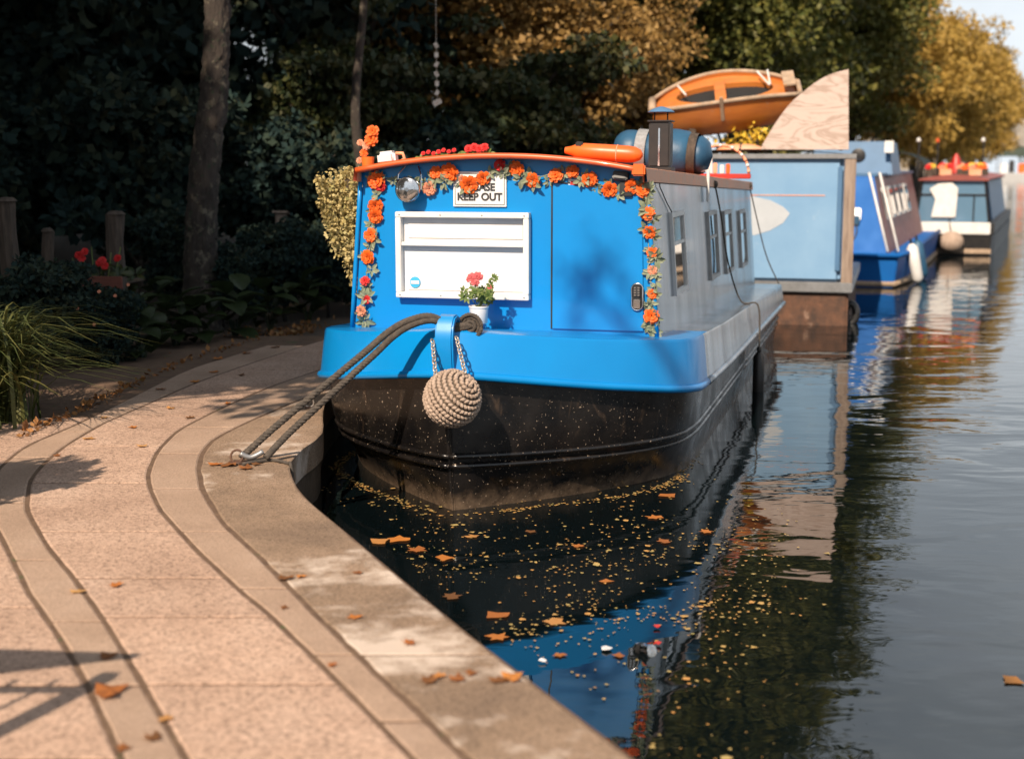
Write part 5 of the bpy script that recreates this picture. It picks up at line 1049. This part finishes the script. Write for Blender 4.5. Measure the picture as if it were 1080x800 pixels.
# hoop shelter and bits on the bank behind
t = thing('hoop_shelter', 'low dark canvas hoop shelter on the bank behind the mid blue boat', 'shelter', (11.2, 43.5, GZ), R(-22))
mb = MB(); mb.loft([[(1.3 * math.cos(a), u, 1.55 + .55 * math.sin(a)) for a in [k * math.pi / 12 for k in range(13)]] for u in (0, 2.5)]); mb.build('canopy', 'canvas', t, smooth='all')
for x in (-1.28, 1.28):
    for u in (0.05, 2.45): mb = MB(); mb.tube([(x, u, 0), (x, u, 1.58)], .04, 6); mb.build('leg', 'iron', t)
# far white launch and the bridge
p = on_z(1069, 191.5, 0)
t = thing('white_launch', 'distant white launch with orange cushions in front of the bridge', 'boat', p, R(-12))
mb = MB(); mb.loft([[(-1.2, 0, -.1), (1.2, 0, -.1), (1.5, -.4, .9), (-1.5, -.4, .9)], [(-1.5, 6, -.1), (1.5, 6, -.1), (1.6, 6, .8), (-1.6, 6, .8)]], True); mb.f += [(0, 1, 2, 3), (4, 5, 6, 7)]; mb.build('hull', 'whiteclean', t, bevel=.05)
for x in (-.9, .9): mb = MB(); mb.box((x, 1.2, 1.35), (.7, .5, 1.0)); mb.build('seat_back', 'buoy' if x > 0 else 'white', t, bevel=.08)
mb = MB(); mb.box((0, 2.2, 1.5), (.5, .5, 1.4)); mb.build('engine_box', 'black', t, bevel=.05)
mb = MB(); mb.box((0, 3.5, 3.1), (2.9, 3.6, 1.0)); mb.build('awning', 'canvas', t, bevel=.03)  # dark colour also stands in for the shade under the bridge arch
for x in (-1.2, 1.2):
    for u in (2.0, 5.0): mb = MB(); mb.tube([(x, u, .7), (x, u, 2.65)], .05, 6); mb.build('awning_post', 'grey', t)
t = thing('canal_bridge', 'stone bridge with a dark arch crossing the far end of the canal', 'bridge', (62, 186, 0), R(-18))
mb = MB(); half = 11; arc = [(7.5 * math.cos(a), 0, 4.6 * math.sin(a)) for a in [k * math.pi / 16 for k in range(17)]]
rows = [[(x, 0, z) for x, _, z in arc], [(x * 2.2, 0, 6.6) for x, _, z in arc]]
mb.loft(rows); mb.loft([[(x, 7, z) for x, _, z in arc], [(x * 2.2, 7, 6.6) for x, _, z in arc]]); mb.loft([[(x, 0, z) for x, _, z in arc], [(x, 7, z) for x, _, z in arc]]); mb.add([(-16.5, 0, 6.6), (16.5, 0, 6.6), (16.5, 7, 6.6), (-16.5, 7, 6.6)], [(0, 1, 2, 3)])
for s_ in (-1, 1): mb.prism([(7.5 * s_, 0, 0), (16.5 * s_, 0, 0), (16.5 * s_, 0, 6.6)], (0, 7, 0))
mb.build('arch_span', 'stone', t)
for u in (0.1, 6.9): mb = MB(); mb.box((0, u, 7.0), (33, .35, .9)); mb.build('parapet', 'white' if u < 1 else 'stone', t, bevel=.05)

for k, (x, y, sc_) in enumerate([(60, 206, 1.5), (69, 212, 1.6), (78, 214, 1.5), (88, 222, 1.7)]):
    tree('olive', 'far_tree', 'olive tree behind the far stone bridge', 'tree', (x, y, 0.0), sc_, k * 1.4, 'trees behind the bridge')

# ------------------------------------------------------------------ garden on the left
def blade_clump(name, label, loc, n, hgt, spread, seed, w=.011):
    t = thing(name, label, 'grass', loc); rnd = random.Random(seed); mb = MB()
    for k in range(n):
        a = rnd.uniform(0, 6.28); o = Vector((rnd.gauss(0, .13), rnd.gauss(0, .13), 0)); d = Vector((math.cos(a), math.sin(a), 0)); h_ = hgt * rnd.uniform(.55, 1.08); s_ = spread * rnd.uniform(.35, 1.1); ww = w * rnd.uniform(.7, 1.3); sd = Vector((-d.y, d.x, 0))
        rows = []
        for i in range(7):
            f = i / 6; p = o + d * s_ * (f ** 2.0) + Vector((0, 0, h_ * (1.55 * f - .85 * f * f * (1 + .25 * s_)))); p.z = max(p.z, .02)
            q = ww * (1 - f ** 2.2) + .0008; rows.append([p - sd * q, p + Vector((0, 0, -.3 * q)), p + sd * q])
        mb.loft(rows)
    mb.build('blades', 'blade', t, fix=False); return t
p = on_z(22, 446, ZP)
blade_clump('ornamental_grass', 'large arching grass clump at the left edge of the path', (p.x - .28, p.y + .12, GZ), 560, 1.32, 1.0, 1)
blade_clump('ornamental_grass', 'smaller low grass tuft in front of the large grass clump', (p.x - .42, p.y - .35, GZ), 150, .55, .55, 2)
blade_clump('ornamental_grass', 'grass tuft behind the large clump beside the old post', (p.x - .7, p.y + 1.2, GZ), 200, 1.1, .8, 3)
# broad leaf mesh, veined and folded
def broad_leaf(seed):
    rnd = random.Random(seed); rows = []
    for i in range(7):
        f = i / 6; w = .36 * math.sin(math.pi * min(.999, f * .93 + .05)) ** .75; z = .30 * f - .55 * f * f
        rows.append([(-w, f, z + .10 * w + rnd.uniform(-.01, .01)), (-w * .5, f, z - .01), (0, f, z - .05), (w * .5, f, z - .01), (w, f, z + .10 * w + rnd.uniform(-.01, .01))])
    m_ = MB(); m_.loft(rows); me = bpy.data.meshes.new('broad_leaf'); me.from_pydata([tuple(q) for q in m_.v], [], m_.f); me.materials.append(M['bigleaf']); me.shade_smooth(); return me
BL = [broad_leaf(i) for i in range(3)]
rnd = random.Random(21)
spots = [(118, 345, 12.2, .9, 'beside the white flowered plant'), (150, 352, 12.4, 1.0, 'with a yellowing leaf, near the path edge'), (185, 345, 13.2, 1.05, 'below the leaning trunk, left side'), (215, 350, 13.4, .9, 'directly below the leaning trunk'), (248, 342, 14.0, 1.1, 'right of the leaning trunk'), (285, 338, 14.6, 1.0, 'at the far end of the garden bed'), (325, 335, 15.4, 1.1, 'behind the boat bow at the path end'), (165, 320, 14.6, 1.1, 'behind the first row, left of the trunk'), (268, 318, 15.8, 1.2, 'behind the first row, right of the trunk'), (95, 325, 12.6, 1.0, 'by the red stained boards')]
for k, (px, py, y, s_, lab) in enumerate(spots):
    x = at_y(px, py, y).x; t = thing('broad_leaf_plant', 'broad leaved plant ' + lab, 'plant', (x, y, GZ), rnd.uniform(0, 6))
    for j in range(13):
        a = j * 2.399; l = rnd.uniform(.22, .36) * s_; o = link('leaf', BL[j % 3], t); o.location = (0.08 * math.cos(a), .08 * math.sin(a), .12 + .03 * (13 - j) * s_); o.scale = (l, l, l); o.rotation_euler = (R(rnd.uniform(0, 45)), 0, a)
    mb = MB()
    for j in range(6): a = j * 1.05; mb.tube([(0, 0, 0), (.06 * math.cos(a), .06 * math.sin(a), .25)], .008, 5)
    mb.build('stalks', 'bigleaf', t)
# white flowered plant and low filler shrubs
for k, (px, y, s_, lab) in enumerate(((84, 11.9, .30, 'loose low shrub with small white flowers beside the grass clump'), (105, 12.0, .30, 'low dark shrub right of the white flowered shrub'), (38, 11.6, .40, 'leafy shrub behind the large grass clump'), (235, 15.2, .36, 'small shrub behind the broad leaves right of the trunk'), (300, 16.0, .45, 'dark bush at the end of the path by the boat'), (190, 16.0, .5, 'dark bush behind the leaning trunk'), (345, 16.4, .42, 'dark bush just left of the boat bow'))):
    t = tree('under', 'low_shrub', lab, 'shrub', (at_y(px, 300, y).x, y, GZ), s_, k * 1.1)
    if k == 0:
        for j in range(14): put('flower', ROSE['peach'], t, (rnd.gauss(0, .8), rnd.gauss(-.5, .6), rnd.uniform(1.4, 2.7)), .045, (0, -1, .5), j)
        for o in [c for c in t.children if c.name.startswith('flower')]: o.data = ROSE['white'] if 'white' in ROSE else o.data
# old posts, boards, red flowers, bird box
for k, (px, y, pt, lab, w_) in enumerate(((7, 12.2, 212, 'weathered upright post behind the grass clump at the picture edge', .085), (122, 13.4, 226, 'crooked old timber post behind the red boards', .085), (50, 13.8, 244, 'short dark post left of the red flowers', .06))):
    q = at_y(px, pt, y); t = thing('garden_post', lab, 'post', (q.x, y, GZ), R(20 * k)); h_ = q.z - GZ; mb = MB(); rows = []
    for i in range(6): f = i / 5; c = Vector((.02 * math.sin(f * 5 + k), .01, h_ * f)); rows.append([c + Vector((w_ * (1 + .12 * math.sin(i * 3 + j)) * math.cos(a), w_ * math.sin(a), 0)) for j, a in enumerate([m_ * math.pi / 4 for m_ in range(8)])])
    mb.loft(rows, True); mb.f.append(tuple(range(len(mb.v) - 8, len(mb.v)))); mb.build('shaft', 'oldwood', t, smooth='angle'); mb = MB(); mb.lathe([(w_ * 1.1, h_), (w_ * .7, h_ + .03), (0, h_ + .035)], 10); mb.build('worn_top', 'oldwood', t)
q = at_y(92, 292, 12.8); t = thing('raised_bed', 'low red stained board edging of a raised flower bed', 'planter', (q.x, 12.8, GZ), R(-8))
for k in range(3): mb = MB(); mb.box((.02 * k, 0, q.z - GZ - .05 - .14 * k), (.66, .03, .115)); mb.build('board', 'redwood', t, bevel=.006)
for x in (-.3, .3): mb = MB(); mb.box((x, .045, (q.z - GZ) / 2), (.06, .06, q.z - GZ)); mb.build('corner_stake', 'oldwood', t)
mb = MB(); mb.box((0, .30, q.z - GZ - .06), (.62, .5, .02)); mb.build('bed_soil', 'soil', t)
q = at_y(102, 272, 13.1); t = thing('geranium', 'plant with bright red flowers above the red boards', 'plant', (q.x, 13.1, GZ))
mb = MB()
for j in range(6): mb.tube([(0, 0, 0), (.05 * (j - 2.5), 0, .6), (.09 * (j - 2.5), 0, q.z - GZ + .05 * (j % 3))], .006, 5)
mb.build('stems', 'potleaf', t)
for j, (fx, fz) in enumerate(((-.16, .03), (-.10, .06), (-.13, .0), (.03, -.04), (.08, -.07), (.06, -.02), (.20, .0))): put('flower_head', ROSE['red'], t, (fx, -.03, q.z - GZ + fz), .034, (.3 * (j % 3 - 1), -1, .5), j)
for j in range(24): put('leaf_sprig', DARKSPRIG[j % 2], t, (rnd.gauss(0, .17), rnd.gauss(0, .1), rnd.uniform(.3, q.z - GZ - .03)), .11, (0, -1, .8), j)
q = at_y(297, 236, 17.2); t = thing('bird_box', 'small brown bird box on a stake in the dark garden', 'bird box', (q.x, 17.2, GZ))
mb = MB(); mb.box((0, 0, (q.z - GZ - .12) / 2), (.04, .04, q.z - GZ - .12)); mb.build('stake', 'oldwood', t); mb = MB(); mb.box((0, 0, q.z - GZ), (.13, .13, .24)); mb.build('box', 'greywood', t, bevel=.006); mb = MB(); mb.box((0, -.02, q.z - GZ + .135), (.18, .20, .025), (R(-8), 0, 0)); mb.build('lid', 'greywood', t); mb = MB(); mb.lathe([(0, 0), (.018, 0), (.018, .004), (0, .004)], 12, (0, -.066, q.z - GZ + .03), (R(90), 0, 0)); mb.build('entrance_shade_disc', 'dark', t)  # the hole's shade is a dark disc on the box front
# hanging wind ornament behind the boat roof
q0, q1 = at_y(460, 48, 18.6), at_y(461, 108, 18.6)
t = thing('wind_chime', 'thin string of small hanging ornaments in front of the dark trees', 'ornament', q0)
mb = MB(); mb.tube([(0, 0, 2.2), (0, 0, 0), q1 - q0], .004, 5); mb.build('string', 'chain', t)
for k in range(7): f = k / 6; c = (q1 - q0) * f; mb = MB(); mb.box(c, (.05 if k < 6 else .12, .02, .07), (0, .5 * (k % 3 - 1), 0)); mb.build('charm', 'chain', t, bevel=.006)
mb = MB(); mb.tube([(-.6, .1, 2.25), (.5, .05, 2.2), (1.4, 0, 2.05)], .03, 6); mb.build('hook_branch', 'bark', t)

# ------------------------------------------------------------------ fallen leaves, flecks and litter
def leaf_shape(seed, lobes=5):
    rnd = random.Random(seed); pts = [(0, -.5, 0)]
    n = lobes * 2 + 1
    for i in range(n):
        a = -math.pi / 2 + .5 + (2 * math.pi - 1.0) * i / (n - 1); r_ = (.55 if i % 2 == 0 else .30) * rnd.uniform(.85, 1.15); pts.append((r_ * math.cos(a), r_ * math.sin(a), rnd.uniform(.0, .16) * (i % 2 == 0)))
    pts.append((0, 0, .05)); c = len(pts) - 1; f = [(c, i, i + 1) for i in range(c - 1)] + [(c, c - 1, 0)]
    me = bpy.data.meshes.new('dry_leaf'); me.from_pydata(pts, [], f); me.materials.append(M['autumn']); return me
LS = [leaf_shape(i, 3 + i % 3) for i in range(6)]
def fallen(px, py, z, s_, k, lab, grp, name='fallen_leaf'):
    o = link(name, LS[k % 6]); o.location = on_z(px, py, z); o.scale = (s_, s_, s_ * (1 if z > .2 else .15)); o.rotation_euler = (0, 0, k * 1.3); tag(o, lab, 'leaf', grp)
pl = [(114, 691, .075), (174, 757, .05), (161, 777, .06), (130, 788, .05), (83, 623, .06), (122, 616, .06), (300, 609, .07), (60, 480, .05), (150, 470, .07), (95, 462, .08), (140, 450, .07), (200, 440, .06), (240, 425, .06), (180, 430, .07), (110, 440, .06), (377, 603, .05), (374, 650, .06), (432, 677, .055), (425, 590, .0), (318, 607, .05), (205, 402, .08), (225, 392, .09), (255, 395, .07), (170, 410, .08), (260, 372, .1), (290, 366, .1), (230, 378, .1), (300, 640, .04), (420, 560, .0), (350, 700, .04)]
for k, (x, y, s_) in enumerate(pl):
    if s_ > 0: fallen(x, y, ZP + .006, s_, k, 'small dry orange leaf lying on the sunny paving', 'dry leaves scattered on the paving')
fallen(115, 728, ZP + .008, .13, 0, 'largest bright orange leaf on the paving near the railing shadow', None)
for x, y, s_, k in ((240, 490, .10, 1), (259, 493, .09, 2), (270, 489, .07, 3), (228, 489, .08, 4)): fallen(x, y, ZP + .008, s_, k, 'dry orange leaf in the small heap by the mooring ring', 'leaves heaped by the mooring ring')
for x, y, s_, k in ((452, 716, .07, 5), (462, 712, .05, 1), (482, 715, .06, 2), (497, 709, .05, 3), (540, 713, .09, 0), (528, 716, .07, 4)): fallen(x, y, ZP + .008, s_, k, 'curled brown leaf in the row across the coping stones', 'curled leaves across the coping')
for k, (x, y, s_) in enumerate([(400, 570, .13), (420, 568, .14), (440, 579, .11), (469, 588, .11), (498, 565, .08), (476, 628, .10), (523, 648, .12), (585, 655, .11), (525, 671, .10), (640, 612, .07), (700, 570, .09), (690, 545, .1), (1068, 717, .1), (560, 560, .07), (610, 575, .07), (652, 690, .06), (590, 690, .06), (745, 560, .08), (705, 522, .12)]):
    fallen(x, y, .006, s_, k, 'orange leaf floating on the dark canal water', 'leaves floating on the canal', 'floating_leaf')
rg = np.random.default_rng(30); lp = []
while len(lp) < 2600:
    yy = rg.uniform(345, 475); xx = B2L(yy) - abs(rg.normal(0, 34)) + rg.normal(0, 6)
    if xx < -40: continue
    q = on_z(xx, yy, GZ + .02); lp.append((q.x, q.y, GZ + rg.uniform(.015, .05) + (.085 if xx > B2L(yy) - 3 else 0)))
tag(leaves('leaf_litter', np.array(lp), .05, 'litter', None, 44, 0.0), 'brown leaf litter along the shaded garden edge of the path', 'leaf litter', kind='stuff')
rg = np.random.default_rng(31); fv, ff = [], []
def fleck(px, py, s_):
    q = on_z(px, py, .004); n = len(fv); a = rg.uniform(0, 6.28); k = rg.integers(3, 6)
    for j in range(k): b_ = a + 2 * math.pi * j / k; fv.append((q.x + s_ * math.cos(b_) * rg.uniform(.6, 1.3), q.y + s_ * math.sin(b_) * rg.uniform(.6, 1.3), .004 + rg.uniform(0, .002)))
    ff.append(tuple(range(n, n + k)))
def qx(y): return QUAY(y)
cnt = 0
while cnt < 1300:
    y = rg.uniform(505, 800); x = rg.uniform(310, 900)
    if x < qx(y + 0) + 22: continue
    dens = math.exp(-((y - 585) / 85) ** 2) * (1.0 if x < 760 else math.exp(-((x - 760) / 60) ** 2)) + .05 * (x < 820)
    dens *= .35 + 1.3 * (math.sin(x * .021 + y * .05) * math.cos(x * .013 - y * .031) > -.15)
    if rg.uniform() > dens: continue
    fleck(x, y, rg.uniform(.003, .011) * (1 + 1.2 * (rg.uniform() > .93))); cnt += 1
for k in range(700):                                      # the rim of flecks that gathers at the bow's waterline
    u = rg.uniform(0, 2.2); s_ = rg.choice([-1, 1]); w_ = max(0, W1(u) - .13 * min(1, u * 3)) + abs(rg.normal(0, .05)) + .01; q = F1.w(s_ * w_, u - .03 - abs(rg.normal(0, .03)), 0); n = len(fv); k_ = 4; a = rg.uniform(0, 6.28); r_ = rg.uniform(.005, .013)
    for j in range(k_): fv.append((q.x + r_ * math.cos(a + j * 1.57), q.y + r_ * math.sin(a + j * 1.57), .004))
    ff.append(tuple(range(n, n + 4)))
me = bpy.data.meshes.new('floating_flecks'); me.from_pydata(fv, [], ff); me.materials.append(M['fleck']); tag(link('floating_flecks', me), 'small yellow flecks of leaf and weed floating on the dark water', 'flecks', kind='stuff')
q = on_z(680, 688, .0); t = thing('drink_can', 'crushed pale drink can floating near the quay', 'can', (q.x, q.y, .012), rot=(R(80), R(12), R(28)))
mb = MB(); mb.lathe([(0, -.055), (.024, -.055), (.030, -.048), (.031, 0), (.026, .01), (.030, .03), (.030, .048), (.024, .056), (0, .055)], 18); mb.build('can_body', 'chrome', t, smooth='angle'); mb = MB(); mb.lathe([(.0312, -.03), (.0314, -.02), (.0314, -.005), (.0312, 0)], 18); mb.build('printed_band', 'black', t)
for px, py, lab, c_ in ((639, 684, 'pale blue white plastic scrap floating left of the can', 'whiteclean'), (693, 661, 'red scrap floating above the can', 'redplate'), (694, 679, 'small red wrapper beside the can', 'redplate'), (572, 697, 'small white scrap floating close to the quay', 'whiteclean')):
    q = on_z(px, py, .006); r_ = .026 if px == 639 else .015; mb = MB(); rr = random.Random(px); P = [(r_ * rr.uniform(.7, 1.3) * math.cos(a), r_ * rr.uniform(.7, 1.3) * math.sin(a), rr.uniform(0, .01)) for a in [k * math.pi / 4 for k in range(8)]]; mb.prism(P, (0, 0, .003)); o = mb.build('floating_scrap', c_); o.location = q; tag(o, lab, 'litter')

# ------------------------------------------------------------------ just out of frame: railing, shrub and branch that throw the foreground shadows
t = thing('railing', 'black iron railing with upright bars left of the path', 'railing', (-1.86, 3.35, ZP))
for x in (0, -1.5): mb = MB(); mb.box((x, 0, .55), (.06, .06, 1.1)); mb.build('post', 'iron', t)
for z in (.15, .98): mb = MB(); mb.box((-.75, 0, z), (1.44, .022, .035)); mb.build('rail', 'iron', t)
for k in range(10): mb = MB(); mb.tube([(-.14 - .135 * k, 0, .16), (-.14 - .135 * k, 0, 1.06)], .010, 6); mb.build('bar', 'iron', t)
t = thing('shadow_board', 'unseen sloping board left of the path, added for its triangular shadow', 'board', (-2.35, 3.30, ZP))  # unseen board added and shaped to cast the dark triangle on the paving
mb = MB(); mb.prism([(-.9, 0, 1.10), (.10, 0, 1.16), (.44, 0, 1.30), (.44, 0, 1.315), (-.9, 0, 1.42)], (0, .03, 0)); mb.build('board', 'oldwood', t); mb = MB(); mb.box((-.2, .015, .65), (.05, .05, 1.3)); mb.build('stake', 'oldwood', t)
t = tree('under', 'edge_shrub', 'leafy shrub left of the path just outside the picture', 'shrub', (-3.22, 6.3, GZ), .34, 0.4, sz=.64)
P0 = wl1(.5, UC, 1.35)
t = thing('overhanging_bough', 'long leafy bough reaching over the path from the left', 'branch', (-2.5, -9.5, GZ))
c = along_sun(P0, 13.0) - Vector((-2.5, -9.5, GZ))
mb = MB(); mb.tube(curve_pts([(0, 0, 0), (.1, .1, 4.5), Vector((0, .3, 9.0)), c * .6 + Vector((0, 0, 4.6)), c], 20), [.20 - .009 * k for k in range(20)], 8); mb.build('limb', 'bark', t, smooth='all')
pts = []
for px, py, r_ in ((630, 262, .10), (622, 300, .12), (605, 316, .10), (650, 282, .07), (635, 290, .08), (600, 290, .05), (655, 330, .07), (612, 335, .06)):
    v, z = F1.pu(px, py, UC); cc = along_sun(F1.w(v, UC, z), 13.0) - Vector((-2.5, -9.5, GZ)); pts += [np.array(cc) + rg.normal(0, r_ * .55, 3) for _ in range(11)]
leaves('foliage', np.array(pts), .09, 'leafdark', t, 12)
